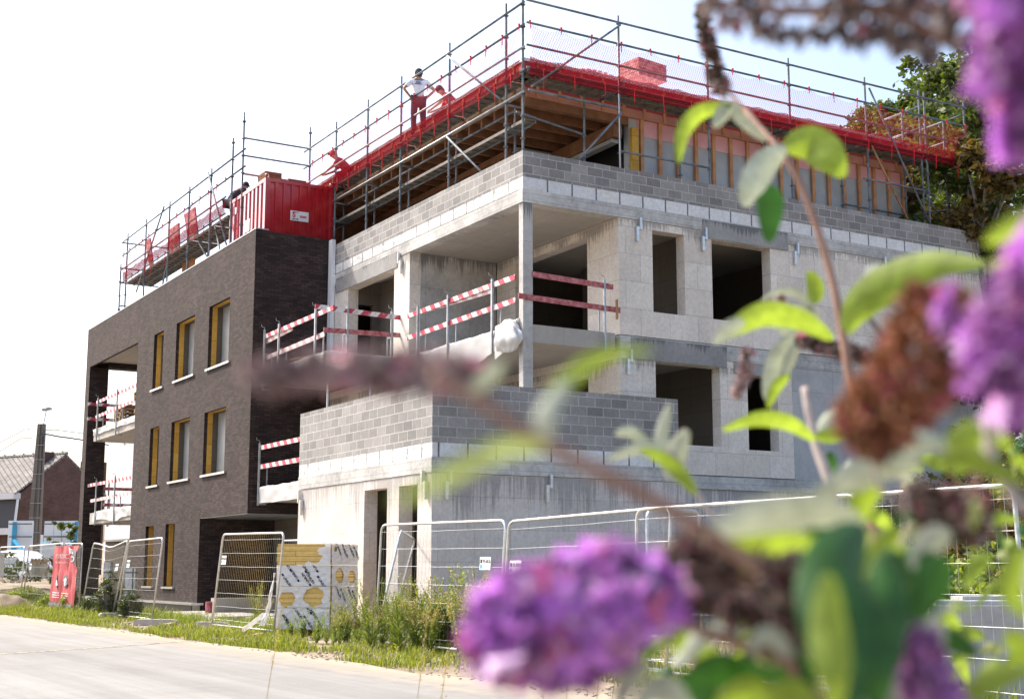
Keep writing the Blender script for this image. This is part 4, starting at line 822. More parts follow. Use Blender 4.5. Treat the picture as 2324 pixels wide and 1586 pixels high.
# ------------------------------------------------------------------ wrapped stack of insulation packs
N0 = PD(747, 1440, 26.0); N0.z = .12; AX = -(RT*.985 - FWD*.12); SD = (RT*.42 + FWD*.9).normalized(); LW, LD = 1.07, .95
pl = MB()
for k in range(6): pl.obox(N0 + SD*(k*.27) - UP*.02, AX*LW, SD*.12, UP*.02)
for k in range(3): pl.obox(N0 + AX*(k*.47) - UP*.11, AX*.1, SD*LD, UP*.09)
tag(pl.build('pallet', M['palew']), 'wooden pallet under the insulation stack, half hidden in the weeds', 'pallet')
nm = ['bottom', 'second', 'third', 'top']; fn = [(SD.cross(UP)).normalized()]
nf = AX.cross(UP).normalized(); nf = nf if nf.dot(FWD) < 0 else -nf; ns = SD.cross(UP).normalized(); ns = ns if ns.dot(RT) > 0 else -ns
for i in range(4):
    z = .12 + i*.405; o = Vector((N0.x, N0.y, z)) + AX*rnd.uniform(-.02,.02) + SD*rnd.uniform(-.02,.02)
    lab = {0: 'lowest wrapped insulation pack of the stack, foil printed in dark blue', 1: 'second insulation pack from below, its wrap torn open in two large ovals', 2: 'third insulation pack from below, its white wrap covered in diagonal blue lettering', 3: 'topmost insulation pack with the wrap ripped back from its yellow boards'}[i]
    T = thing('insulation_pack', lab, 'insulation pack', tuple(o), 'stacked insulation packs')
    bm_ = MB()
    for k in range(8): j = rnd.uniform(-.012,.012); bm_.obox(o + AX*j + UP*(k*.0495+.003), AX*LW, SD*LD, UP*.0465)
    part('foam_board', bm_, M['foam'], T)
    def surf(org, ax, L, nrm):
        def f(u, v): 
            p = org + ax*(L*u) + UP*(.398*v); return p + nrm*(.022 + .03*abs(noise.noise((u*L*3+i*3, v*1.5, z))) + .012*noise.noise((u*9, v*7, i)))
        return f
    h1 = {0: lambda u, v: False, 1: lambda u, v: ((u-.30)/.19)**2+((v-.52)/.46)**2 < 1 and u+v*.1 > .18 or ((u-.80)/.15)**2+((v-.40)/.38)**2 < 1 and v < .72, 2: lambda u, v: False, 3: lambda u, v: u > .10+.35*(1-v) + (.05*math.sin(v*20)) or ((u-.3)/.14)**2+((v-.32)/.24)**2 < 1}[i]
    h2 = {0: lambda u, v: ((u-.4)/.16)**2+((v-.5)/.45)**2 < 1, 1: lambda u, v: False, 2: lambda u, v: ((u-.28)/.15)**2+((v-.5)/.36)**2 < 1 or ((u-.75)/.14)**2+((v-.45)/.32)**2 < 1, 3: lambda u, v: ((u-.12)/.05)**2+((v-.75)/.12)**2 < 1}[i]
    F1 = surf(o, AX, LW, nf); F2 = surf(o, SD, LD, ns)
    wob = lambda h: (lambda u, v: h(u + .035*noise.noise((u*9, v*7, i)), v + .07*noise.noise((v*8, u*9, i+4))))
    wr = MB(); wr.grid(F1, 90, 40, skip=wob(h1)); wr.grid(F2, 80, 40, skip=wob(h2))
    if i == 3: wr.grid(lambda u, v: o + AX*(LW*u*(.3+.25*v)) + SD*(LD*v) + UP*(.41+.012*noise.noise((u*8, v*9, 0))), 20, 24)
    wp = part('torn_wrap', wr, M['wrap'], T, smooth=True)
    def tdec(F, u0, v0, L, flip, size=.07):
        q = text('UNILIN', size, (0,0,0), (1,0,0), (0,1,0), 'ink', None, bold=.002); sq = text('=', size*1.2, (-.07,0,0), (1,0,0), (0,1,0), 'ink', None, bold=.006)
        an = R(-52)
        for qq in (q, sq):
            for v in qq.data.vertices:
                x, y = v.co.x, v.co.y
                if flip: x, y = -x, -y
                X = x*math.cos(an)-y*math.sin(an); Y = x*math.sin(an)+y*math.cos(an); u_ = u0 + X/L; v_ = v0 + Y/.398
                v.co = F(1-u_ if F is F1 else u_, min(1.0, max(0.0, v_))) + (nf if F is F1 else ns)*.006
            bmx = bmesh.new(); bmx.from_mesh(qq.data); dead = [f for f in bmx.faces if f.calc_area() < 1e-7]; bmesh.ops.delete(bmx, geom=dead, context='FACES'); bmx.to_mesh(qq.data); bmx.free()
            qq.parent = wp
    if i == 2:
        for (u0, v0, fl) in ((.25,.9,1),(.47,.95,0),(.75,.85,1),(.55,.55,0),(.78,.30,0),(.4,.4,1),(.12,.4,0),(.62,.2,1)): tdec(F1, u0, v0, LW, fl)
    if i == 0:
        for (u0, v0, fl) in ((.35,.9,0),(.65,.9,1),(.15,.5,0),(.55,.45,0),(.8,.5,1),(.3,.25,1)): tdec(F1, u0, v0, LW, fl)
    if i == 3:
        for (u0, v0, fl) in ((.15,.9,0),(.4,.8,0),(.65,.85,0),(.85,.7,0)): tdec(F2, u0, v0, LD, fl, .075)
    if i == 1:
        for (u0, v0, fl) in ((.15,.9,0),(.35,.7,0),(.6,.85,0),(.8,.6,0)): tdec(F2, u0, v0, LD, fl, .075)
mb = MB(); o = Vector((N0.x, N0.y, 0)) + AX*LW
mb.grid(lambda u, v: o + AX*(.02+.10*(1-v)*(1+2*max(0,.35-v)) + .12*u*(1-v)+ .03*noise.noise((u*5, v*6, 2))) + nf*(.06+.05*noise.noise((u*3, v*4, 7))) + UP*(.18+1.0*v), 8, 40)
mb.grid(lambda u, v: o + AX*(.20+.42*u) + nf*(.08+.06*v+.03*noise.noise((u*6, v*3, 4))) + UP*(.34-.30*u+.10*v), 22, 5)
tag(mb.build('torn_foil_strip', M['wrap'], None, smooth=True), 'long torn strip of white wrap trailing down beside the insulation stack', 'foil')

# ------------------------------------------------------------------ neighbourhood at far left
def proj(p):
    v = Vector(p) - EYE; z = v.dot(F3); return 1162 + 3098*v.dot(RT)/z, 793 - 3098*v.dot(U3)/z
def zat(p, y):   # height above plan point p that lands on picture row y
    lo, hi = -5, 60
    for _ in range(40):
        mid = (lo+hi)/2
        if proj((p.x, p.y, mid))[1] > y: lo = mid
        else: hi = mid
    return (lo+hi)/2
G = V3(math.cos(R(28.3)), math.sin(R(28.3)), 0); RG = V3(-G.y, G.x, 0)
A = PD(36, 1297, 90); A.z = 0; s_ = 0
while proj(A + G*s_)[0] < 134: s_ += .02
ap = A + G*s_; ze = zat(A, 1118); za = zat(ap, 1034); HL = 22
H = thing('brick_house', 'old red brown brick house with a pale pantile roof behind the white hoarding', 'house', tuple(A))
def up(p, z): return V3(p.x, p.y, z)
E_ = A + G*2*s_; mb = MB()
mb.q(up(A,0), up(E_,0), up(E_,ze), up(ap,za), up(A,ze)); mb.q(up(A,0), up(A,ze), up(A+RG*HL,ze), up(A+RG*HL,0)); mb.q(up(E_,0), up(E_+RG*HL,0), up(E_+RG*HL,ze), up(E_,ze)); mb.q(up(A+RG*HL,0), up(A+RG*HL,ze), up(ap+RG*HL,za), up(E_+RG*HL,ze), up(E_+RG*HL,0))
part('wall', mb, M['hbrick'], H)
def rf(a, b, lift): mb = MB(); mb.hexa([up(a,ze-.15), up(ap,za), up(ap+RG*HL,za), up(a+RG*HL,ze-.15), up(a,ze+.0), up(ap,za+.15), up(ap+RG*HL,za+.15), up(a+RG*HL,ze+.0)]); return mb
sa = A - G*.5 - RG*.15; roof = part('roof', rf(sa, 0, 0), M['tile'], H); part('roof', rf(E_ + G*.3 - RG*.15, 0, 0), M['tile'], H)
mb = MB(); mb.tube([up(ap-RG*.1,za+.16), up(ap+RG*HL,za+.16)], .12, 6); part('ridge_tiles', mb, M['tile'], H)
for i in range(22): part('ridge_knob', MB().tube([up(ap+RG*(i*1.0+.3),za+.2), up(ap+RG*(i*1.0+.42),za+.36)], [.12,.04], 5), M['tile'], H) if i < 14 else None
c1 = A + G*s_*.62; 
mb = MB(); q = A + G*(s_*.66) + RG*.9; mb.obox(up(q, ze+1.0), G*1.0, RG*.8, UP*(za-ze-.75)); ch = part('chimney', mb, M['hbrick'], H)
mb = MB(); q = A + G*(s_*1.72) + RG*.6; mb.obox(up(q, ze), G*1.6, RG*.9, UP*(za-ze-.15)); part('chimney', mb, M['hbrick'], H)
mb = MB(); mb.obox(up(A-G*.6-RG*.1, ze-.42), RG*HL, G*.55, UP*.4); part('gutter_board', mb, M['white'], H)
mb = MB(); mb.obox(up(A-G*.02+RG*.3, ze-2.3), RG*9, -G*.08, UP*1.85); part('dormer_glass', mb, M['slate'], H)
mb = MB(); mb.obox(up(A-G*.6-RG*.1, ze-2.75), RG*10, G*.6, UP*.42); part('porch_cornice', mb, M['white'], H)
mb = MB(); mb.tube([up(A-G*.1-RG*.2, ze-2.8), up(A+G*.1-RG*.2, ze-3.3), up(A+G*3.6-RG*.1, ze-4.6), up(A+G*5.2-RG*.1, ze-5.0)], .07, 6); mb.tube([up(A-G*.35-RG*.2, ze-.45), up(A-G*.5-RG*.2, ze-2.3)], .09, 5); part('downpipe', mb, M['galvb'], H)
# utility pole with lamp and cables
q = PD(75, 1250, 79); b = up(q, .9); tz = zat(q, 962); U = thing('utility_pole', 'tapering weathered concrete utility pole carrying a street lamp', 'utility pole', tuple(b))
tp = up(PD(79, 1250, 79), tz); mb = MB()
w0, w1_ = .56, .26
for dx in (-1, 1):
    mb.hexa([b+RT*(dx*w0/2-.13*w0*2)-FWD*.15, b+RT*(dx*w0/2+.13*w0*2)-FWD*.15, b+RT*(dx*w0/2+.13*w0*2)+FWD*.15, b+RT*(dx*w0/2-.13*w0*2)+FWD*.15,
             tp+RT*(dx*w1_/2-.09)-FWD*.1, tp+RT*(dx*w1_/2+.09)-FWD*.1, tp+RT*(dx*w1_/2+.09)+FWD*.1, tp+RT*(dx*w1_/2-.09)+FWD*.1])
mb.hexa([b-RT*w0*.4-FWD*.05, b+RT*w0*.4-FWD*.05, b+RT*w0*.4+FWD*.05, b-RT*w0*.4+FWD*.05, tp-RT*w1_*.4-FWD*.04, tp+RT*w1_*.4-FWD*.04, tp+RT*w1_*.4+FWD*.04, tp-RT*w1_*.4+FWD*.04])
part('shaft', mb, M['polec'], U)
for i in range(9):
    f = (i+1)/10.5; c = b.lerp(tp, f); wd = (w0+.2)*(1-f)+ (w1_+.18)*f; part('strap', MB().obox(c-RT*wd/2-FWD*.18, RT*wd, FWD*.36, UP*.03), M['galv'], U)
part('cable_duct', MB().tube([b+RT*.30-FWD*.1, tp+RT*.14-FWD*.1-UP*.6], .045, 6), M['cable'], U)
arm = tp+RT*.1; ht = zat(q, 930); lm = part('lamp_arm', MB().tube([arm, up(arm+RT*.12, ht)], .04, 6), M['galvb'], U)
l0 = up(arm+RT*.05, ht+.02); mb = MB(); mb.tube([l0-RT*.22, l0-RT*.1+UP*.02, l0+RT*.2+UP*.05, l0+RT*.42+UP*.03], [.05,.12,.12,.04], 8); part('lamp_head', mb, M['galv'], U, smooth=True)
def cable(label, pts, r=.022, wob=0):
    mb = MB(); out = []
    for a, b_ in zip(pts[:-1], pts[1:]):
        for k in range(6): p = a.lerp(b_, k/6); out.append(p + UP*wob*noise.noise(p*2))
    mb.tube(out+[pts[-1]], r, 4); tag(mb.build('cable', M['cable']), label, 'cable')
cable('upper overhead cable running left from the utility pole', [PD(73,972,79), PD(55,975,80), PD(0,1004,83)]); cable('lower overhead cable running left from the utility pole', [PD(73,994,79), PD(50,993,80), PD(0,1024,83)])
cable('thin overhead cable looping right from the utility pole to the brick wing', [PD(88,990,79), PD(103,976,80), PD(125,975,83), PD(185,983,90), PD(250,990,100)], .022); cable('thick twisted overhead cable running right from the utility pole', [PD(88,990,79), PD(105,986,80), PD(140,991,83), PD(185,998,88), PD(260,1012,100)], .045, .06)
# white hoarding with blue posts
def at(x, y, D): return PD(x, y, D)
HB = thing('hoarding', 'white site hoarding on blue raking posts in front of the brick house', 'hoarding', tuple(up(at(20,1250,75), 0)))
def hob(xa, xb, yt, yb, D, mt, name, th=.05):
    a, b_ = at(xa, yb, D), at(xb, yb, D); zt, z0_ = zat(a, yt), zat(a, yb); zt2 = zat(b_, yt+(-1 if xb > xa+60 else 0))
    return part(name, MB().hexa([up(a,z0_), up(b_,z0_), up(b_+FWD*th,z0_), up(a+FWD*th,z0_), up(a,zt), up(b_,zt2), up(b_+FWD*th,zt2), up(a+FWD*th,zt)]), M[mt], HB)
hob(15, 72, 1181, 1262, 75, 'whitepl', 'board'); hob(97, 172, 1182, 1262, 75, 'whitepl', 'board')
for ya in (1187, 1216): hob(20, 72, ya, ya+3, 74.9, 'deck', 'rail', .06); hob(98, 172, ya, ya+3, 74.9, 'deck', 'rail', .06)
hob(24, 33, 1184, 1262, 74.8, 'blue', 'post', .12); hob(166, 173, 1183, 1262, 74.8, 'blue', 'post', .12)
for (xa, ya, xb, yb) in ((32,1225,90,1300), (97,1230,135,1262), (168,1205,156,1250)): part('raking_strut', MB().beam(at(xa,ya,74.7), at(xb,yb,72), .17, .1), M['blue'], HB)
hob(88, 93, 1213, 1290, 72, 'whitepl', 'marker_post', .1)
# white building and low wall beyond the loggia
WH = thing('white_house', 'plain white rendered building seen through the loggia of the brick wing', 'building', tuple(up(at(236,1240,84), 0)))
a, b_ = at(236,1240,84), at(330,1240,74); zt = zat(a, 978); mb = MB(); mb.hexa([up(a,0), up(b_,0), up(b_+V3(6,8,0),0), up(a+V3(6,8,0),0), up(a,zt), up(b_,zt), up(b_+V3(6,8,0),zt), up(a+V3(6,8,0),zt)]); part('wall', mb, M['white'], WH)
mb = MB(); mb.hexa([up(a-FWD*.1-RT*.1,zt), up(b_-FWD*.1,zt), up(b_+V3(6,8,0),zt), up(a+V3(6,8,0),zt), up(a-FWD*.1-RT*.1,zt+.12), up(b_-FWD*.1,zt+.12), up(b_+V3(6,8,0),zt+.12), up(a+V3(6,8,0),zt+.12)]); part('roof_edge', mb, M['galv'], WH)
a, b_ = at(239,1240,52.5), at(330,1240,50); z_ = zat(a, 1229)
LWL = thing('garden_wall', 'low beige rendered wall below the white building', 'wall', tuple(up(a,0))); part('wall_panel', MB().hexa([up(a,0), up(b_,0), up(b_+FWD*.2,0), up(a+FWD*.2,0), up(a,z_), up(b_,z_), up(b_+FWD*.2,z_), up(a+FWD*.2,z_)]), M['ply'] if False else M['inner'], LWL)
part('coping', MB().hexa([up(a-RT*.05-FWD*.05,z_), up(b_-FWD*.05,z_), up(b_+FWD*.25,z_), up(a+FWD*.25,z_), up(a-RT*.05-FWD*.05,z_+.08), up(b_-FWD*.05,z_+.08), up(b_+FWD*.25,z_+.08), up(a+FWD*.25,z_+.08)]), M['foot'], LWL)
q = at(233,1330,44); tag(MB().obox(up(q,.2), RT*.22, FWD*.3, UP*(zat(q,1275)-.2)).build('block_pillar', M['white_block']), 'slim pale block pillar beside the foot of the brick corner pier', 'pillar')
q = at(283,1330,38.5); tag(MB().obox(up(q,.0), RT*.28, FWD*.3, UP*1.3).build('block_pillar', M['white_block']), 'pale block stub beside the dark weed bush', 'pillar')
# two white cars
def car(label, c, yaw, sc=1):
    t = thing('parked_car', label, 'car', tuple(c)); t.rotation_euler.z = yaw; t.scale = (sc,)*3
    prof = [(-2.1,.35,.80),(-2.12,.62,.84),(-2.0,.86,.84),(-1.1,1.0,.80),(-.35,1.38,.62),(.5,1.46,.60),(1.3,1.40,.60),(1.95,1.02,.78),(2.1,.8,.84),(2.1,.35,.80)]
    mb = MB()
    secs = []
    for x, z, w_ in prof[:-1]: secs.append([(x,-.86,.32),(x,-.88,min(z,.6)),(x,-w_ if z > .9 else -.86,z),(x,-w_*.5,z+.02),(x,0,z+.035),(x,w_*.5,z+.02),(x,w_ if z > .9 else .86,z),(x,.88,min(z,.6)),(x,.86,.32)])
    base = 0
    for s in secs: mb.v += s
    for i in range(len(secs)-1):
        for k in range(8): mb.f.append((i*9+k, i*9+k+1, i*9+9+k+1, i*9+9+k))
    mb.f.append(tuple(range(9))); mb.f.append(tuple((len(secs)-1)*9+k for k in range(9))[::-1])
    mb.build('body', M['carw'], t, smooth=True)
    MB().q((-1.12,-.72,1.02),(-1.12,.72,1.02),(-.42,.58,1.385),(-.42,-.58,1.385)).build('windscreen', M['glass'], t).location = (-.02,0,.03)
    for s in (-1, 1): MB().q((-.9,s*.845,1.0),(1.6,s*.80,1.05),(1.2,s*.64,1.36),(-.3,s*.66,1.36)).build('side_window', M['glass'], t)
    for x in (-1.35, 1.3):
        for s in (-1, 1):
            w = MB().tube([(x, s*.72, .32), (x, s*.9, .32)], .32, 16).build('wheel', M['tyre'], t); MB().tube([(x, s*.89, .32), (x, s*.915, .32)], .19, 10).build('rim', M['galvb'], w)
    MB().box(-2.16,-2.10,-.62,.62,.38,.62).build('grille', M['inkk'], t); MB().box(-2.18,-2.161,-.26,.26,.46,.57).build('number_plate', M['stickw'], t)
    for s in (-1, 1): MB().tube([(-2.11,s*.66,.72),(-2.0,s*.80,.76),(-1.8,s*.86,.80)], [.06,.08,.05], 6).build('headlight', M['glass'], t)
    return t
q = at(22, 1300, 69); car('white car parked farther back, facing right, behind the fence', up(q, .85), math.atan2(RT.y, RT.x)+R(180+150), .97)
q = at(18, 1300, 60); car('nearer white car, its rear cut off by the left edge of the photo', up(q, .62), math.atan2(RT.y, RT.x)+R(180+155), .9)
# site clutter
def clutter(name, label, cat, mb, mt, smooth=False, group=None): return tag(mb.build(name, M[mt], None, smooth), label, cat, group)
q = at(118, 1320, 46); z_ = zat(q, 1322)
mb = MB(); 
for k in range(6): mb.obox(up(q,z_+k*.16)+RT*.02*(k%2), RT*(.62-.03*k), FWD*.5, UP*.14)
clutter('block_stack', 'stack of pale building blocks just left of the banner', 'block stack', mb, 'white_block')
q = at(0, 1310, 44.5); z_ = zat(q, 1308); clutter('white_bag', 'big pale building bag at the left edge of the photo', 'bag', MB().obox(up(q-RT*.95,z_), RT*.8, FWD*.7, UP*(zat(q,1254)-z_)), 'whitepl')
q = at(85, 1310, 46.5); z_ = zat(q, 1308); mb = MB(); mb.tube([up(q,z_), up(q,z_+.42)], [.24,.36], 12); clutter('mortar_tub', 'grey brown mortar tub on the sand beside the crates', 'tub', mb, 'foot')
mb = MB()
for k in range(5): mb.obox(up(at(68+k*8,1310,47), zat(at(68,1310,47),1308)), RT*.07, FWD*.07, UP*.62)
mb.obox(up(at(68,1310,47), zat(at(68,1310,47),1308)+.5), RT*.62, FWD*.05, UP*.08); mb.obox(up(at(68,1310,47), zat(at(68,1310,47),1308)+.25), RT*.62, FWD*.05, UP*.06)
clutter('timber_crate', 'open slatted timber crate standing upright before the cars', 'crate', mb, 'palew')
q = at(118, 1240, 50); clutter('site_sign', 'small white board lashed to the far fence above the block stack', 'sign', MB().beam(at(98,1252,49), at(128,1246,49), .03, .42), 'whitepl')
for i, (x, D, r_, lb) in enumerate(((10, 43, .65, 'heap of brown soil with weeds behind the fence at far left'), (62, 50, .8, 'low heap of pale sand in front of the cars'))):
    q = at(x, 1330, D); mb = MB(); mb.grid(lambda u, v: (q.x+(u-.5)*r_*4, q.y+(v-.5)*r_*4, gh(q.x, q.y) + (.55-.2*i)*max(0, 1-((u-.5)**2+(v-.5)**2)*4.2)**1.3 + .12*noise.noise((u*7, v*7, i)) - .05), 30, 30)
    clutter('soil_heap', lb, 'soil heap', mb, 'soil', True)
mb = MB(); mb.tube([V3(11.4,47,.3), V3(10.9,41,.26)], .03, 6); mb.tube([V3(11.7,47,.3), V3(11.2,41,.26)], .03, 6)
for k in range(12): mb.tube([V3(11.4-.5*k/12,47-6*k/12,.3-.04*k/12), V3(11.7-.5*k/12,47-6*k/12,.3-.04*k/12)], .02, 4)
clutter('ladder', 'aluminium ladder lying on the ground behind the banner', 'ladder', mb, 'galvb')
mb = MB(); mb.box(12.2, 14.2, 36.3, 36.55, 0, .5); clutter('low_wall', 'low grey concrete wall under the brick overhang, behind the tilted panel', 'wall', mb, 'foot')
mb = MB(); mb.box(11.2, 12.9, 33.0, 38.0, 0, .12); clutter('entrance_slab', 'raised pale concrete slab in front of the overhang entrance', 'slab', mb, 'foot')
mb = MB(); mb.tube([V3(11.9,35.8,0), V3(11.9,35.8,.42)], .09, 10); clutter('red_bollard', 'short rusty red stump at the left foot of the low grey wall', 'stump', mb, 'redwood')
# right side: retaining blocks and open structure
mb = MB(); a = PD(2125, 1545, 11.6); b_ = PD(2160, 1520, 12.6)
def rblock(label, px, D, L, dirv, h, d=.6):
    q = PD(px, 1400, D); mb = MB(); o = up(q, 0); n_ = V3(-dirv.y, dirv.x, 0); mb.obox(o, dirv*L, n_*d, UP*h); mb.obox(o+n_*.12+dirv*.1+UP*h, dirv*(L-.2), n_*(d-.24), UP*.04)
    ob = mb.build('concrete_block', M['wallc'], label=label, cat='concrete block'); return ob
rblock('large pale precast concrete block behind the nearest fence panel', 2110, 12.2, 1.15, RT, .90); rblock('longer precast concrete block at the right edge behind the nearest fence panel', 2172, 12.9, 3.2, RT, .93)
mb = MB(); mb.box(XE-.4, XE+6, 27.5, 27.8, 2.2, 3.0); mb.box(XE+5, XE+5.3, 27.5, 31, 0, 3.0); mb.box(XE-.4, XE+6, 27.8, 31, 2.9, 3.1); clutter('lean_to', 'dark open lean-to under a timber beam beyond the end of the shell', 'lean-to', mb, 'inner')

# ------------------------------------------------------------------ trees
def leafmesh(cs, nleaf, size, rr):
    mb = MB()
    for (c, r) in cs:
        for _ in range(nleaf):
            while True:
                d = V3(rr.uniform(-1,1), rr.uniform(-1,1), rr.uniform(-1,1))
                if d.length < 1: break
            d = d*(.55+.45*rr.random()); p = Vector(c) + V3(d.x*r, d.y*r, d.z*r*.75)
            a = V3(rr.gauss(0,1), rr.gauss(0,1), rr.gauss(0,.6)).normalized(); b = a.cross(V3(rr.gauss(0,1), rr.gauss(0,1), rr.gauss(0,1))).normalized(); s = size*rr.uniform(.6,1.3)
            mb.q(p-a*s, p-a*s*.1+b*s*.62, p+a*s, p-a*s*.1-b*s*.62)
    return mb
def tree(name, label, base, h, cr, mt, seed, ncl=60, nleaf=90, size=.15, low=.25, lean=(0,0), tr=.16, group='trees behind the building'):
    rr = random.Random(seed); base = Vector(base); t = thing(name, label, 'tree', tuple(base), group); mb = MB(); top = base + V3(lean[0], lean[1], h*.93)
    pts = [base - UP*.3 + (top-base)*k/6 + V3(rr.uniform(-.2,.2), rr.uniform(-.2,.2), 0)*(k > 0) for k in range(7)]
    mb.tube(pts, [tr*(1-.13*k) for k in range(7)], 7); cs = []
    for i in range(ncl):
        f = low + (1-low)*rr.random()**.8; c = base.lerp(top, f); wd = cr*math.sin(math.pi*min(1, (f-low)/(1-low)*.80+.17))**.7
        an = rr.uniform(0, 2*math.pi); rad = wd*rr.random()**.5; e = c + V3(math.cos(an)*rad, math.sin(an)*rad, rr.uniform(-.3,.9)); cs.append((e, rr.uniform(.55, 1.15)*cr*.26))
        if i % 3 == 0: s0 = base.lerp(top, max(.1, f-.15)); mb.tube([s0, s0.lerp(e, .5)+UP*.2, e], [tr*.35, tr*.2, .015], 5)
    part('trunk', mb, M['bark'], t); part('crown', leafmesh(cs, nleaf, size, rr), M[mt], t)
    return t
def gz(p): return gh(p.x, p.y)
for i, (px, D, ytop, cr, mt, lb) in enumerate((
    (2085, 46, 175, 2.6, 'tree', 'tall green tree whose crown tip rises highest left of the purple flower'), (2150, 43, 110, 3.0, 'tree', 'tall tree with bright green upper crown behind the scaffold end'),
    (2010, 52, 215, 2.4, 'tree', 'lower green tree just showing above the net left of the scaffold end'), (2230, 40, 90, 3.2, 'tree', 'dense tree with pale trunk right of the scaffold end'),
    (2310, 42, 60, 3.2, 'tree2', 'brownish tree at the right edge of the photo'), (2100, 37, 330, 2.2, 'tree2', 'thin tree with browning leaves directly behind the scaffold end'), (2190, 36, 300, 2.4, 'tree', 'shorter leafy tree in front of the pale trunks'), (2270, 35, 300, 2.4, 'tree2', 'shorter brown and green tree near the right edge'), (2340, 44, 150, 3, 'tree', 'tree half outside the right edge of the photo'),
    (1950, 54, 272, 1.6, 'tree2', 'small autumn brown tree seen through the right net'))):
    q = PD(px, 1250, D); q.z = gz(q); top = zat(q, ytop)
    tree('broadleaf_tree', lb, q, top-q.z, cr, mt, 20+i, ncl=100 if D > 38 else 64, nleaf=110, size=.11, low=.12, tr=.17)
# shrubs on the embankment at right
def shrub(label, c, r, h, mt, seed, n=26, nl=60, size=.06, grp=None, name='shrub', cat='shrub'):
    rr = random.Random(seed); c = Vector(c); t = thing(name, label, cat, tuple(c), grp); mb = MB(); cs = []
    for i in range(n):
        a = rr.uniform(0, 6.283); rad = r*rr.random()**.5; z = h*(.12+.85*rr.random()*(1-(rad/r)**2*.5)); e = c + V3(math.cos(a)*rad, math.sin(a)*rad, z); cs.append((e, r*.28))
        mb.tube([c + V3(math.cos(a), math.sin(a), 0)*rad*.3, e], [.012, .005], 4)
    part('stems', mb, M['bark'], t); part('foliage', leafmesh(cs, nl, size, rr), M[mt], t); return t
for i, (px, D, h, r, mt) in enumerate(((2060,27,2.2,1.1,'tree'),(2120,25,2.6,1.2,'tree'),(2180,23,2.2,1.1,'weed'),(2240,22,2.6,1.2,'tree'),(2300,21,3.0,1.3,'tree2'),(2340,19,2.0,1.2,'weed'),(2150,19,1.2,.8,'weed'),(2230,17,1.0,.8,'weed'),(2090,30,3.4,1.6,'tree'),(2290,28,4.6,2.0,'tree'),(2200,30,4.6,2.0,'tree2'))):
    q = PD(px, 1330, D); q.z = gz(q); shrub(('leafy shrub', 'climbing green shrub', 'light green bush', 'dense green bush', 'brown tinged bush', 'pale green bush')[i % 6] + (' farthest left behind the nearest fence', ' second from left behind the nearest fence panel', ' right behind the middle of the nearest fence', ' above the long concrete block', ' close to the right edge above the concrete block', ' cut by the right edge', ' low between the two concrete blocks', ' low behind the long concrete block', ' in the shade beyond the end of the shell', ' tall at the back near the right edge', ' tall at the back beyond the lean-to')[i], q, r, h, mt, 60+i, n=34, nl=60, size=.07, grp='bushes on the embankment at right')
q = at(163, 1180, 56); q.z = 0; shrub('round green bush behind the white hoarding next to the brick pier', q, .7, zat(q,1140), 'tree', 90, n=26, nl=60, size=.07); q = at(125, 1180, 58); q.z = 0; shrub('slim dark conifer behind the white hoarding', q, .5, zat(q,1165), 'shrub', 91, n=20, nl=50, size=.05)
q = at(30, 1250, 50.5); q.z = .8; shrub('dark hedge bush behind the white cars', q, 1.0, 1.15, 'shrub', 92, n=26, nl=60, size=.06)

# ------------------------------------------------------------------ verge grass and weeds
def blades(name, n, region, hmin, hmax, mt, seed, wd=.006, lean=.5, tall=None):
    rr = random.Random(seed); mb = MB()
    for _ in range(n):
        x, y = region(rr)
        if x is None: continue
        z = gh(x, y); h = rr.uniform(hmin, hmax)*(.55+.9*max(0, noise.noise((x*1.7, y*1.1, 5))+.45)); a = rr.uniform(0, 6.283); l = rr.random()*lean*h; d = V3(math.cos(a), math.sin(a), 0); s = V3(-d.y, d.x, 0)*wd*rr.uniform(.6,1.4)
        p = V3(x, y, z-.01); m_ = p + d*l*.35 + UP*h*.6; e = p + d*l + UP*h*.95
        mb.q(p-s, p+s, m_+s*.8, m_-s*.8); mb.q(m_-s*.8, m_+s*.8, e)
    o = mb.build(name, M[mt]); o['kind'] = 'stuff'; return o
def dens(x, y): return noise.noise((x*.9, y*.5, 3)) + .5*noise.noise((x*3, y*2, 8))
def verge(rr):
    y = 4 + 48*rr.random()**.8; x = 7.75 + (2.2 if y < 30 else 3.2)*rr.random()**1.2 + .15*noise.noise((y*.8, 0, 0))
    if 28.5 < y < 33 and (x > 8.3 or rr.random() < .6): return None, None
    if y < 16 and x < 8.7 and rr.random() < .85: return None, None
    return (x, y) if dens(x, y) > -.16 else (None, None)
blades('verge_grass', 62000, verge, .05, .19, 'grass', 1, .006, .8)
def inner(rr):
    y = 8 + 28*rr.random(); x = 9.6 + 2.1*rr.random()
    if y < 22.5: x = 9.6 + 8*rr.random()**1.6
    return (x, y) if dens(x, y) > -.1 else (None, None)
blades('rough_grass', 26000, inner, .06, .28, 'weed', 2, .006, .7)
def farg(rr): y = 36 + 14*rr.random(); return (8.1 + 3.3*rr.random(), y)
blades('far_verge_grass', 16000, farg, .08, .30, 'grass', 3, .008, .8)
bk = random.Random(9)
blades('bank_ground_cover', 16000, lambda rr: (30 + 16*rr.random(), 13 + 26*rr.random()), .1, .45, 'weed', 4, .02, .9)
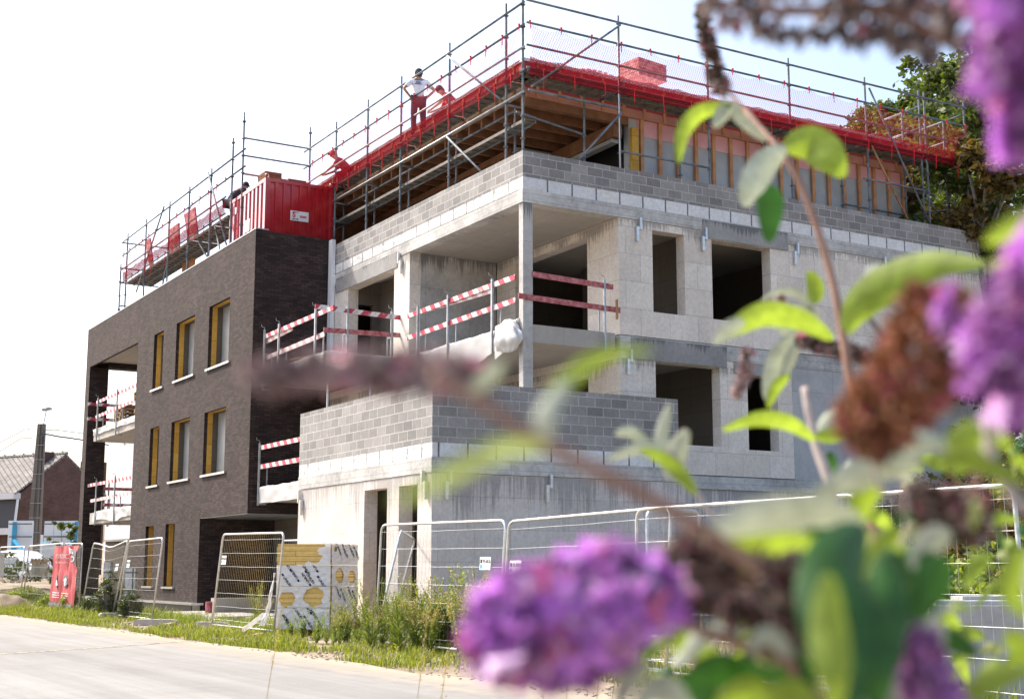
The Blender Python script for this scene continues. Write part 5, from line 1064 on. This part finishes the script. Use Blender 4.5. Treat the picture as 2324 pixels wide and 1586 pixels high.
def weed(kind, seed):
    rr = random.Random(seed); h = rr.uniform(.7, 1.0); t = thing('weed', 'x', 'weed', (0,0,0)); st = MB(); lf = MB(); fl = MB()
    for s in range(rr.randint(6, 10)):
        a = rr.uniform(0, 6.283); ln = rr.uniform(.05,.38); e = V3(math.cos(a)*ln, math.sin(a)*ln, h*rr.uniform(.6,1)); st.tube([(0,0,0), e*.5+V3(0,0,.05), e], [.006,.004,.002], 4)
        for k in range(40):
            f = .06+.94*k/40; p = (e*.5+V3(0,0,.05)).lerp(e, max(0,(f-.5)*2)) if f > .5 else V3(0,0,0).lerp(e*.5+V3(0,0,.05), f*2); b = rr.uniform(0, 6.283); L = .13*(1.25-f)*rr.uniform(.7,1.3) if kind < 2 else .05; d = V3(math.cos(b), math.sin(b), rr.uniform(.2,.9)).normalized(); sd_ = d.cross(UP).normalized()*L*(.10 if kind == 0 else .26)
            lf.q(p, p+d*L*.5+sd_, p+d*L, p+d*L*.5-sd_)
            if f > .5 and kind != 1:
                for j in range(5): q = p + d*L*rr.uniform(.2,1) + UP*rr.uniform(0,.05); g_ = V3(rr.gauss(0,1), rr.gauss(0,1), rr.gauss(0,1)).normalized()*.011; fl.q(q-g_, q+g_.cross(UP)*.7, q+g_, q-g_.cross(UP)*.7)
    part('stem', st, M['weed'], t); part('leaves', lf, M['weed'], t)
    if fl.v: part('seed_heads', fl, M['straw' if kind == 2 else 'grass'], t)
    return t
WD = [weed(0, 1), weed(1, 2), weed(2, 3), weed(0, 4), weed(2, 5)]; used = [False]*5
wl = []
rr = random.Random(11)
def place_weed(k, x, y, s, label, group):
    global used
    if not used[k]: o = WD[k]; used[k] = True
    else: o = copy_tree(WD[k])
    o.location = (x, y, gh(x, y)); o.scale = (s, s, s*1.05); o.rotation_euler = (rr.uniform(-.08,.08), rr.uniform(-.08,.08), rr.uniform(0, 6.28)); tag(o, label, 'weed', group)
for i in range(120):      # tall mixed weeds in front of the block terrace
    y = rr.uniform(13.0, 22.5) if i < 60 else rr.uniform(16.5, 22.3); x = rr.uniform(9.0, 11.6) if y > 15 else rr.uniform(9.8, 15)
    place_weed(rr.randrange(5), x, y, rr.uniform(.6, 1.1)*(1.25 if 15.5 < y < 20.5 else .85), 'tall feathery weed in the thicket ' + ('close to the pale terrace wall' if x > 10.4 else 'right behind the mesh of the signed fence' if x > 9.65 else 'on the road side of the signed fence'), 'weeds in front of the block terrace')
for i, (px, D, s, k, lb) in enumerate(((1075,22.5,1.35,3,'tallest feathery weed standing against the terrace wall left of the purple flower'), (1040,23,.95,0,'tall weed just left of the tallest feathery weed'), (1190,24,.8,2,'weed rising behind the right end of the second signed fence panel'), (585,33,1.35,0,'solitary tall weed behind the tilted fence panel'), (600,32.5,.8,2,'smaller weed beside the solitary tall weed behind the tilted panel'), (690,24.6,.62,1,'leafy weed in front of the insulation stack, right of its middle'), (662,24.8,.5,1,'leafy weed in front of the insulation stack, left of its middle'), (812,26.5,.9,1,'leafy weed at the right foot of the insulation stack'), (845,27,.8,2,'weed in front of the first dark doorway'), (440,31,.35,1,'small weed on the sand in front of the entrance slab'), (905,21.5,.8,2,'weed at the foot of the leaning fence panel'), (960,21,.9,0,'weed in front of the terrace corner'))):
    q = PD(px, 1400, D); place_weed(k, q.x, q.y, s, lb, None)
for i in range(36):
    y = rr.uniform(15, 30) if i < 26 else rr.uniform(36, 48); x = rr.uniform(8.1, 9.5); place_weed(rr.choice((1,2,4)), x, y, rr.uniform(.16, .34), 'low leafy weed in the grass verge beside the road', 'low weeds on the verge')
for (px, D, h, r, mt, lb) in ((252,36.2,1.25,.36,'shrub','dark spiky weed bush between the two fence panels left of the slit windows'), (300,35,.75,.3,'shrub','smaller dark weed bush right of the dark spiky one'), (168,40,.7,.35,'weed','yellow green weed left of the banner foot'), (120,42,.6,.4,'weed','low yellow green bush at the foot of the fence left of the banner'), (215,38,.6,.35,'shrub','low leafy weed right of the banner'), (60,46,.7,.6,'weed','feathery grass clump under the left fence panels')):
    q = PD(px, 1300, D); q.z = gh(q.x, q.y); shrub(lb, q, r, h, mt, int(px), n=110, nl=36, size=.024, name='weed_bush', cat='weed bush')
for i, (px, yb, yt, D, lean) in enumerate(((600,1530,1385,6.0,.35),(1240,1586,1440,5.2,.05),(1290,1570,1405,5.0,.10),(1375,1560,1325,5.5,.45),(1350,1586,1400,4.6,.2),(1475,1586,1450,4.4,.35),(1545,1580,1430,4.2,.25),(985,1586,1470,5.0,.3),(948,1586,1395,5.4,.2))):
    a = PD(px-20, yb+60, D); a.z = 0; e = PD(px+lean*110, yt, D); mb = MB(); md = a.lerp(e, .55) - RT*.02; mb.tube([a, md, e], [.0022,.0016,.001], 4); d = (e-md).normalized()
    hd = MB()
    for k in range(60): p = md.lerp(e, .45+.55*k/60) + V3(rr.gauss(0,.005), rr.gauss(0,.005), rr.gauss(0,.004)); g_ = (d+V3(rr.gauss(0,.4), rr.gauss(0,.4), 0)).normalized()*.011; s = g_.cross(V3(rr.gauss(0,1), rr.gauss(0,1), 1)).normalized()*.0022; hd.q(p, p+g_*.5+s, p+g_, p+g_*.5-s)
    t = thing('dry_grass_stalk', ('pale dry grass stalk leaning in front of the insulation stack','','','tallest dry grass stalk, just left of the big purple flower','','','','','')[i] or ('','second dry grass stalk right of the stack, short and upright','third dry grass stalk from the left, above the road edge','','short dry grass stalk below the left edge of the purple flower','dry grass stalk behind the purple flower','rightmost dry grass stalk, below the brown seed heads','short dry stalk over the middle of the verge','dry stalk crossing the fence foot line left of centre')[i], 'grass stalk', tuple(a), 'dry grass stalks in front of the road'); part('stalk', mb, M['straw'], t); part('seed_head', hd, M['straw'], t)
    # low stones and crumbs along the road edge
mb = MB()
for _ in range(900):
    y = 6 + 40*rr.random(); x = 7.55 + .5*rr.random(); s = rr.uniform(.008, .03); mb.obox((x, y, .003), (s, s*.3, 0), (-s*.2, s, 0), (0, 0, s*.5))
for _ in range(1500):
    y = 6 + 42*rr.random(); x = 8.0 + 3.8*rr.random(); s = rr.uniform(.01, .05); mb.obox((x, y, gh(x,y)+.002), (s, s*.3, s*.2), (-s*.2, s, 0), (0, 0, s*.6))
o = mb.build('gravel', M['rubble']); o['kind'] = 'stuff'
for i, (x, y, l, lb) in enumerate(((9.0,30.1,.9,'weathered timber offcut lying on the sand left of the tilted fence panel'), (10.6,33.4,1.3,'long timber plank lying in front of the entrance slab'), (8.9,24.2,.7,'short board lying in the grass before the insulation stack'))):
    tag(MB().beam((x,y,.05), (x+l*.5,y+l*.8,.06), .12, .04).build('timber_offcut', M['palew']), lb, 'timber offcut')

# ------------------------------------------------------------------ butterfly bush close to the camera
BD = thing('butterfly_bush', 'blurred foreground bush with purple flower spikes, brown seed heads and yellow green leaves', 'bush', (1.2, .2, 0))
def spl(ps, n=10):
    ps = [Vector(p) for p in ps]; out = []
    for i in range(len(ps)-1):
        a, b, c, d = ps[max(i-1,0)], ps[i], ps[i+1], ps[min(i+2, len(ps)-1)]
        for k in range(n):
            t = k/n; out.append(.5*((2*b)+(c-a)*t+(2*a-5*b+4*c-d)*t*t+(3*b-a-3*c+d)*t**3))
    return out+[ps[-1]]
def stem(pts, r0, r1, mt='bstem'):
    fk = 1.35 if sum(q[2] for q in pts)/len(pts) > .66 and pts[0][1] < 1550 else 1; pts = [(q[0], q[1], q[2]*(fk if q[2] > .6 else 1)) for q in pts]
    r0, r1 = r0*fk, r1*fk
    p = spl([PD(*q) for q in pts], 6); n_ = len(p); return part('branch', MB().tube(p, [r0+(r1-r0)*i/(n_-1) for i in range(n_)], 7), M[mt], BD, smooth=True)
def leaf(pts, w_, mt, D=None, roll=.25, branch=None):
    fk = 1.35 if sum(q[2] for q in pts)/len(pts) > .66 and pts[0][1] < 1550 else 1; pts = [(q[0], q[1], q[2]*(fk if q[2] > .6 else 1)) for q in pts]
    # pts: picture points (x, y, distance) from stalk to tip; w_: width in pixels at that distance
    P = spl([PD(*q) for q in pts], 8); n_ = len(P)-1; dm = sum(q[2] for q in pts)/len(pts); W_ = w_*dm/3098; mb = MB(); vw = ray(pts[0][0], pts[0][1]).normalized(); rows = []
    for i, p in enumerate(P):
        t = i/n_; d = (P[min(i+1,n_)]-P[max(i-1,0)]).normalized(); s = d.cross(vw).normalized(); nn = s.cross(d).normalized(); s2 = (s*math.cos(roll)+nn*math.sin(roll))
        w = W_*.5*(math.sin(math.pi*min(1, t*.93+.03))**.75)*(1.15-.4*t)
        rows.append((p - s2*w + nn*w*.35, p - s2*w*.5 + nn*w*.08, p, p + s2*w*.5 + nn*w*.08, p + s2*w + nn*w*.35))
    for r in rows: mb.v += [tuple(a) for a in r]
    for i in range(n_):
        for k in range(4): a = i*5+k; mb.f.append((a, a+1, a+6, a+5))
    return part('leaf', mb, M[mt], BD, smooth=True)
rf_ = random.Random(5)
def floret(mb, c, nrm, s):
    nrm = nrm.normalized(); a = nrm.cross(V3(rf_.gauss(0,1), rf_.gauss(0,1), rf_.gauss(0,1))).normalized(); b = nrm.cross(a)
    i0 = len(mb.v); mb.v.append(tuple(c)); n0 = 8
    for k in range(n0):
        an = 2*math.pi*k/n0; r = s*(1 if k % 2 == 0 else .45); mb.v.append(tuple(c + (a*math.cos(an)+b*math.sin(an))*r + nrm*s*(.15 if k % 2 == 0 else .05)))
    for k in range(n0): mb.f.append((i0, i0+1+k, i0+1+(k+1) % n0))
def head(name, pts, w0, w1_, mt, n, s, core='bstem', bud=False):
    fk = 1.35 if sum(q[2] for q in pts)/len(pts) > .66 and pts[0][1] < 1550 else 1; pts = [(q[0], q[1], q[2]*(fk if q[2] > .6 else 1)) for q in pts]
    s *= fk
    P = spl([PD(*q) for q in pts], 10); dm = sum(q[2] for q in pts)/len(pts); m_ = len(P)-1; mb = MB()
    for q_ in range(n):
        f = rf_.random(); i = min(m_-1, int(f*m_)); p = P[i].lerp(P[i+1], f*m_-i); d = (P[i+1]-P[i]).normalized(); prof = (w0+(w1_-w0)*f)*dm/3098*.5*(min(1, f*8+.35))*(min(1, (1-f)*6+.3))
        a = d.cross(V3(rf_.gauss(0,1), rf_.gauss(0,1), rf_.gauss(0,1))).normalized(); lump = 1
        if not bud:
            if q_ % 11 == 0: ca, cl = a, rf_.uniform(.72, 1.15); cp, cprof = p, prof
            a = (ca + V3(rf_.gauss(0,1), rf_.gauss(0,1), rf_.gauss(0,1))*.22).normalized(); p, prof, lump = cp + d*rf_.gauss(0,.0035), cprof, cl
        rad = prof*(.72+.28*rf_.random())*lump; c = p + a*rad; nn = (a*1.0 + d*rf_.uniform(-.3,.5) + V3(rf_.gauss(0,.25), rf_.gauss(0,.25), rf_.gauss(0,.25)))
        if bud:
            e = nn.normalized()*s*1.2; i0 = len(mb.v); q1 = nn.cross(UP+V3(.1,.2,0)).normalized()*s*.45; q2 = e.cross(q1).normalized()*s*.45
            mb.v += [tuple(c-e), tuple(c+q1), tuple(c+q2), tuple(c-q1), tuple(c-q2), tuple(c+e)]
            for k in range(4): mb.f.append((i0, i0+1+k, i0+1+(k+1) % 4)); mb.f.append((i0+5, i0+1+(k+1) % 4, i0+1+k))
        else: floret(mb, c, nn, s*rf_.uniform(.75,1.2))
    o = part(name, mb, M[mt], BD); part('spike_core', MB().tube(P, [ (w0+(w1_-w0)*i/m_)*dm/3098*.07+.0005 for i in range(m_+1)], 6), M[core], o, sub=True); return o
# flower and seed heads
head('flower_head', [(1430,1345,.50),(1330,1360,.48),(1215,1405,.47),(1125,1445,.46)], 270, 190, 'petal', 1300, .0088)
head('flower_head', [(1390,1460,.53),(1310,1465,.50),(1240,1475,.48)], 120, 180, 'petal', 300, .0085)
head('flower_head', [(2420,580,.42),(2340,700,.43),(2265,820,.44)], 230, 150, 'petal', 560, .0085)
head('flower_head', [(2390,640,.44),(2340,800,.45),(2330,900,.46)], 150, 110, 'petal', 330, .0085)
head('flower_head', [(2300,-90,.40),(2300,60,.41),(2255,165,.42)], 200, 100, 'petal', 380, .008); head('flower_head', [(2420,120,.41),(2350,230,.42),(2325,310,.43)], 150, 60, 'petal', 360, .008)
head('flower_head', [(2130,1680,.50),(2110,1560,.50),(2085,1470,.50)], 150, 70, 'petalp', 500, .006)
head('flower_head', [(2170,690,.48),(2150,730,.49)], 60, 50, 'petal', 60, .005)
head('seed_head', [(2230,20,.62),(1980,20,.62),(1760,25,.62),(1600,0,.63)], 215, 100, 'seedg', 330, .0048, bud=True)
head('seed_head', [(2150,90,.60),(2040,40,.60),(1900,-10,.60)], 170, 110, 'seedg', 150, .005, bud=True)
head('seed_head', [(2170,700,.53),(2100,810,.52),(2010,930,.51),(1920,995,.51)], 250, 130, 'seedo', 1000, .0042, bud=True)
head('seed_head', [(1850,1390,.55),(1700,1320,.53),(1560,1300,.52),(1500,1270,.52)], 220, 150, 'seed', 420, .0052, bud=True)
head('seed_head', [(1860,1440,.56),(1780,1330,.56),(1640,1260,.56)], 120, 60, 'seed', 360, .0042, bud=True)
head('seed_head', [(1100,860,.44),(960,845,.42),(760,838,.40),(560,858,.38)], 84, 46, 'seedp', 260, .0046, bud=True)
head('seed_head', [(1640,215,.95),(1620,150,.95),(1600,70,.95),(1592,10,.95)], 34, 14, 'seed', 260, .0045, bud=True)
head('seed_head', [(1700,790,1.0),(1690,850,1.0),(1668,900,1.0)], 26, 12, 'seedp', 130, .004, bud=True); head('seed_head', [(1780,680,1.0),(1740,690,1.0),(1725,710,1.0)], 22, 14, 'seedp', 60, .004, bud=True)
head('seed_head', [(1810,765,.9),(1880,785,.9),(1970,812,.9)], 38, 24, 'seed', 260, .004, bud=True)
head('seed_head', [(2240,1180,.6),(2150,1160,.6),(2050,1130,.6)], 120, 60, 'seed', 300, .0045, bud=True)
# stems
stem([(2010,1500,.78),(1990,1250,.80),(1935,900,.82),(1890,640,.84),(1830,450,.85),(1780,350,.86)], .0036, .0018)
stem([(1930,1500,.85),(1895,1150,.88),(1850,1000,.9),(1828,880,.92)], .0042, .003, 'bstemp'); stem([(1780,350,.86),(1735,300,.88),(1660,215,.94),(1620,150,.95)], .0018, .0012)
stem([(1720,1290,.50),(1560,1180,.44),(1400,1090,.42),(1240,1010,.40),(1100,920,.38),(985,850,.36)], .0028, .0016); stem([(1700,1330,.75),(1640,1200,.75),(1590,1130,.75),(1520,1020,.75)], .0022, .0012, 'bstemp')
stem([(2030,785,.8),(1985,740,.8),(1960,690,.8)], .002, .001, 'seedg'); stem([(2330,1160,.55),(2260,1060,.55),(2240,960,.55)], .003, .002, 'bstemp')
stem([(1790,1500,.55),(1620,1440,.52),(1500,1400,.50)], .003, .002)
for pts in ([(2010,1500,.78),(2060,1900,.75),(2150,2900,.9)], [(1930,1500,.85),(2000,1900,.85),(2150,2900,.95)], [(1790,1500,.55),(1950,1900,.6),(2150,3200,.8)], [(2130,1660,.5),(2160,2100,.6),(2250,3400,.75)], [(2400,560,.42),(2520,1200,.5),(2500,3400,.75)], [(2400,100,.41),(2560,700,.45),(2600,3400,.75)]): stem(pts, .003, .006)
# leaves
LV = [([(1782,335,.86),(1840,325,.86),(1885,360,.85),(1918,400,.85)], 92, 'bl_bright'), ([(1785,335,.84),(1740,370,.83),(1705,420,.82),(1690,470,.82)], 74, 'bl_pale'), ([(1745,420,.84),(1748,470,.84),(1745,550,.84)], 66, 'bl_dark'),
 ([(1660,240,.9),(1590,255,.9),(1550,300,.89),(1540,370,.88)], 42, 'bl_bright'), ([(1655,235,.92),(1690,270,.92),(1740,320,.92)], 44, 'bl_pale'), ([(1650,225,.9),(1640,255,.9),(1620,290,.9)], 40, 'bl_pale'),
 ([(1235,1010,.42),(1245,930,.42),(1300,850,.43),(1380,800,.44),(1480,795,.44)], 50, 'bl_bright'), ([(1232,1005,.41),(1240,940,.41),(1295,860,.42)], 60, 'bl_pale'), ([(1240,1012,.32),(1130,1020,.31),(1020,1075,.30),(890,1140,.29)], 56, 'bl_olive'), ([(1140,820,.40),(1100,860,.40),(1060,895,.40)], 46, 'bl_pale'),
 ([(1585,1125,.75),(1530,1060,.75),(1470,1015,.75),(1380,1040,.75)], 46, 'bl_pale'), ([(1580,1120,.74),(1520,1050,.74),(1455,1020,.74)], 36, 'bl_bright'), ([(1500,1040,.76),(1502,980,.76),(1520,915,.76)], 32, 'bl_pale'), ([(1530,1090,.75),(1530,1040,.75),(1560,975,.74)], 60, 'bl_pale'), ([(1480,1015,.76),(1430,980,.76),(1395,985,.76)], 30, 'bl_pale'),
 ([(1890,770,.80),(1820,728,.79),(1740,712,.78),(1680,735,.77),(1620,775,.77)], 62, 'bl_bright'), ([(1690,730,.76),(1655,745,.76),(1620,778,.76)], 40, 'bl_pale'), ([(1920,755,.72),(1950,690,.71),(2020,640,.70),(2120,600,.68),(2230,600,.66)], 92, 'bl_bright'), ([(1925,745,.74),(2000,680,.73),(2060,660,.72),(2125,690,.71)], 46, 'bl_bright'), ([(1970,655,.72),(1985,620,.72),(2010,605,.72)], 44, 'bl_pale'),
 ([(1850,1000,.84),(1790,960,.82),(1720,950,.81),(1640,975,.80)], 42, 'bl_bright'), ([(1860,985,.86),(1890,950,.86),(1930,935,.86)], 46, 'bl_pale'), ([(1850,990,.85),(1900,985,.85),(1955,955,.85)], 38, 'bl_bright'),
 ([(1850,720,.95),(1815,670,.95),(1770,660,.95),(1730,680,.95)], 22, 'bl_pale'), ([(1848,690,.94),(1850,650,.94),(1835,615,.94)], 44, 'bl_bright'), ([(1800,760,.92),(1765,800,.92),(1745,870,.92),(1740,910,.92)], 40, 'bl_pale'), ([(1815,770,.92),(1790,820,.92),(1780,860,.92)], 30, 'bl_pale'), ([(1790,850,.9),(1760,880,.9),(1742,925,.9)], 30, 'bl_bright'), ([(1850,740,.95),(1800,760,.95),(1760,740,.95)], 26, 'bl_pale'), ([(1860,720,.95),(1830,700,.95),(1800,705,.95)], 24, 'bl_pale'),
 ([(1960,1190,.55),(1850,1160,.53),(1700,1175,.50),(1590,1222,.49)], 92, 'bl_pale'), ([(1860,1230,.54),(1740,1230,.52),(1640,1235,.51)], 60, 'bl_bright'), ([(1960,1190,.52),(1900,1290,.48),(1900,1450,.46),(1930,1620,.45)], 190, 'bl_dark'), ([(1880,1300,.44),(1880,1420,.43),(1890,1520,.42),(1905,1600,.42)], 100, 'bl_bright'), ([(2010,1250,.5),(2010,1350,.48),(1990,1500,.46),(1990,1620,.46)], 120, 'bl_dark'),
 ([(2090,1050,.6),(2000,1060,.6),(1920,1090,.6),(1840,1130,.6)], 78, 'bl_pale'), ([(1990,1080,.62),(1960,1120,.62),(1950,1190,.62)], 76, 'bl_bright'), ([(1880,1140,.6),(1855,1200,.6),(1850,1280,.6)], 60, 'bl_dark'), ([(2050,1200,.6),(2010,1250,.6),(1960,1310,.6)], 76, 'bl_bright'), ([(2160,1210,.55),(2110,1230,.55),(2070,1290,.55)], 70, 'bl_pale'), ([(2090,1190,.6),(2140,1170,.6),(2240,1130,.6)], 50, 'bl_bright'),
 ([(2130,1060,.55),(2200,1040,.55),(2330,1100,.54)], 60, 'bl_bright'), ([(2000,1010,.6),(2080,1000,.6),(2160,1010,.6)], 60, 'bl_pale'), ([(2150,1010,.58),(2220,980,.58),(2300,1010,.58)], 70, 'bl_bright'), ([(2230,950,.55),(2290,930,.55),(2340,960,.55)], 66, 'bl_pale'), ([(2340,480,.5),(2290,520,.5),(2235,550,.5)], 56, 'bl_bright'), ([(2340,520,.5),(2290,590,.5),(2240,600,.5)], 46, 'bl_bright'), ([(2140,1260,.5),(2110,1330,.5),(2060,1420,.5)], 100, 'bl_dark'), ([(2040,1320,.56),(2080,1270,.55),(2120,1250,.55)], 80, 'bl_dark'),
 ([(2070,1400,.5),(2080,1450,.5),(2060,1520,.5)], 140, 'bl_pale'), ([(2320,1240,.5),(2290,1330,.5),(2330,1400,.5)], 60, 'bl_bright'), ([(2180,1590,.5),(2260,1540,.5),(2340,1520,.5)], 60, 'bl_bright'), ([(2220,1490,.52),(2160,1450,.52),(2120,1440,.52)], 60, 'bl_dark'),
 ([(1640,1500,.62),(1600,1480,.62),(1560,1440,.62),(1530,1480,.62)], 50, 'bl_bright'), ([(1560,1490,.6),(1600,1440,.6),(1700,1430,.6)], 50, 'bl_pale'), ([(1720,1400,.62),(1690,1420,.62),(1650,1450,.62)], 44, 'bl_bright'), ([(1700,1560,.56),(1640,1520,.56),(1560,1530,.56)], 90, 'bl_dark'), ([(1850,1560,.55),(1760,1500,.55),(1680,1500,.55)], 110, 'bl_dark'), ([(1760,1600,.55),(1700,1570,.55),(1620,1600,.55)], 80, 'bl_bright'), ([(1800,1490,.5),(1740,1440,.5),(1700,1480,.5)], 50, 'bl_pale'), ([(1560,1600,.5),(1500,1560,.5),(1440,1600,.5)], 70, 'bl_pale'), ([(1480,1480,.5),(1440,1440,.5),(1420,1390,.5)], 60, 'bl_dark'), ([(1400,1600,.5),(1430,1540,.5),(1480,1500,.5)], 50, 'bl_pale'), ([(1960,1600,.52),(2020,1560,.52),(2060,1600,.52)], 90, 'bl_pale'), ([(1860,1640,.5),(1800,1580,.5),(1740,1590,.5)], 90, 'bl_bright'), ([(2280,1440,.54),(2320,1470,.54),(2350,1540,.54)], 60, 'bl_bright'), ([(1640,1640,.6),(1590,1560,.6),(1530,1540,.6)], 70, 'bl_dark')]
for pts, w_, mt in LV: leaf(pts, w_, mt)
for (xa, xb, ya, yb, cnt) in ((1850,2330,1010,1330,46), (1520,2060,1420,1590,40), (2060,2330,1300,1590,14), (1600,1850,1180,1330,10), (2180,2330,940,1060,8)):
    for _ in range(cnt):
        x, y = rf_.uniform(xa, xb), rf_.uniform(ya, yb); d = rf_.uniform(.52, .95); a = rf_.uniform(0, 6.28); L_ = rf_.uniform(45, 105)
        leaf([(x,y,d), (x+L_*.5*math.cos(a), y+L_*.4*math.sin(a)-8, d), (x+L_*math.cos(a), y+L_*math.sin(a)*.9+6, d*1.02)], rf_.uniform(18, 44), rf_.choice(('bl_bright','bl_pale','bl_dark','bl_olive','bl_bright')), roll=rf_.uniform(-.9,.9))
for _ in range(16):
    x, y = (rf_.uniform(1560, 2100), rf_.uniform(1480, 1600)) if rf_.random() < .6 else (rf_.uniform(1950, 2300), rf_.uniform(1120, 1300)); d = rf_.uniform(.55,.8); stem([(x, y, d), (x+rf_.uniform(-60,60), y-60, d), (x+rf_.uniform(-90,90), y-150, d)], .0014, .0007, rf_.choice(('bstem','bstemp')))
for _ in range(26):   # leaves lower on the bush, below and beside the view
    x, y = rf_.uniform(1500, 2700), rf_.uniform(1640, 2600); d = rf_.uniform(.5, .8); a = rf_.uniform(0, 6.28); leaf([(x,y,d), (x+70*math.cos(a), y+50*math.sin(a)-30, d), (x+160*math.cos(a), y+130*math.sin(a), d)], rf_.uniform(60,110), rf_.choice(('bl_bright','bl_pale','bl_dark')))
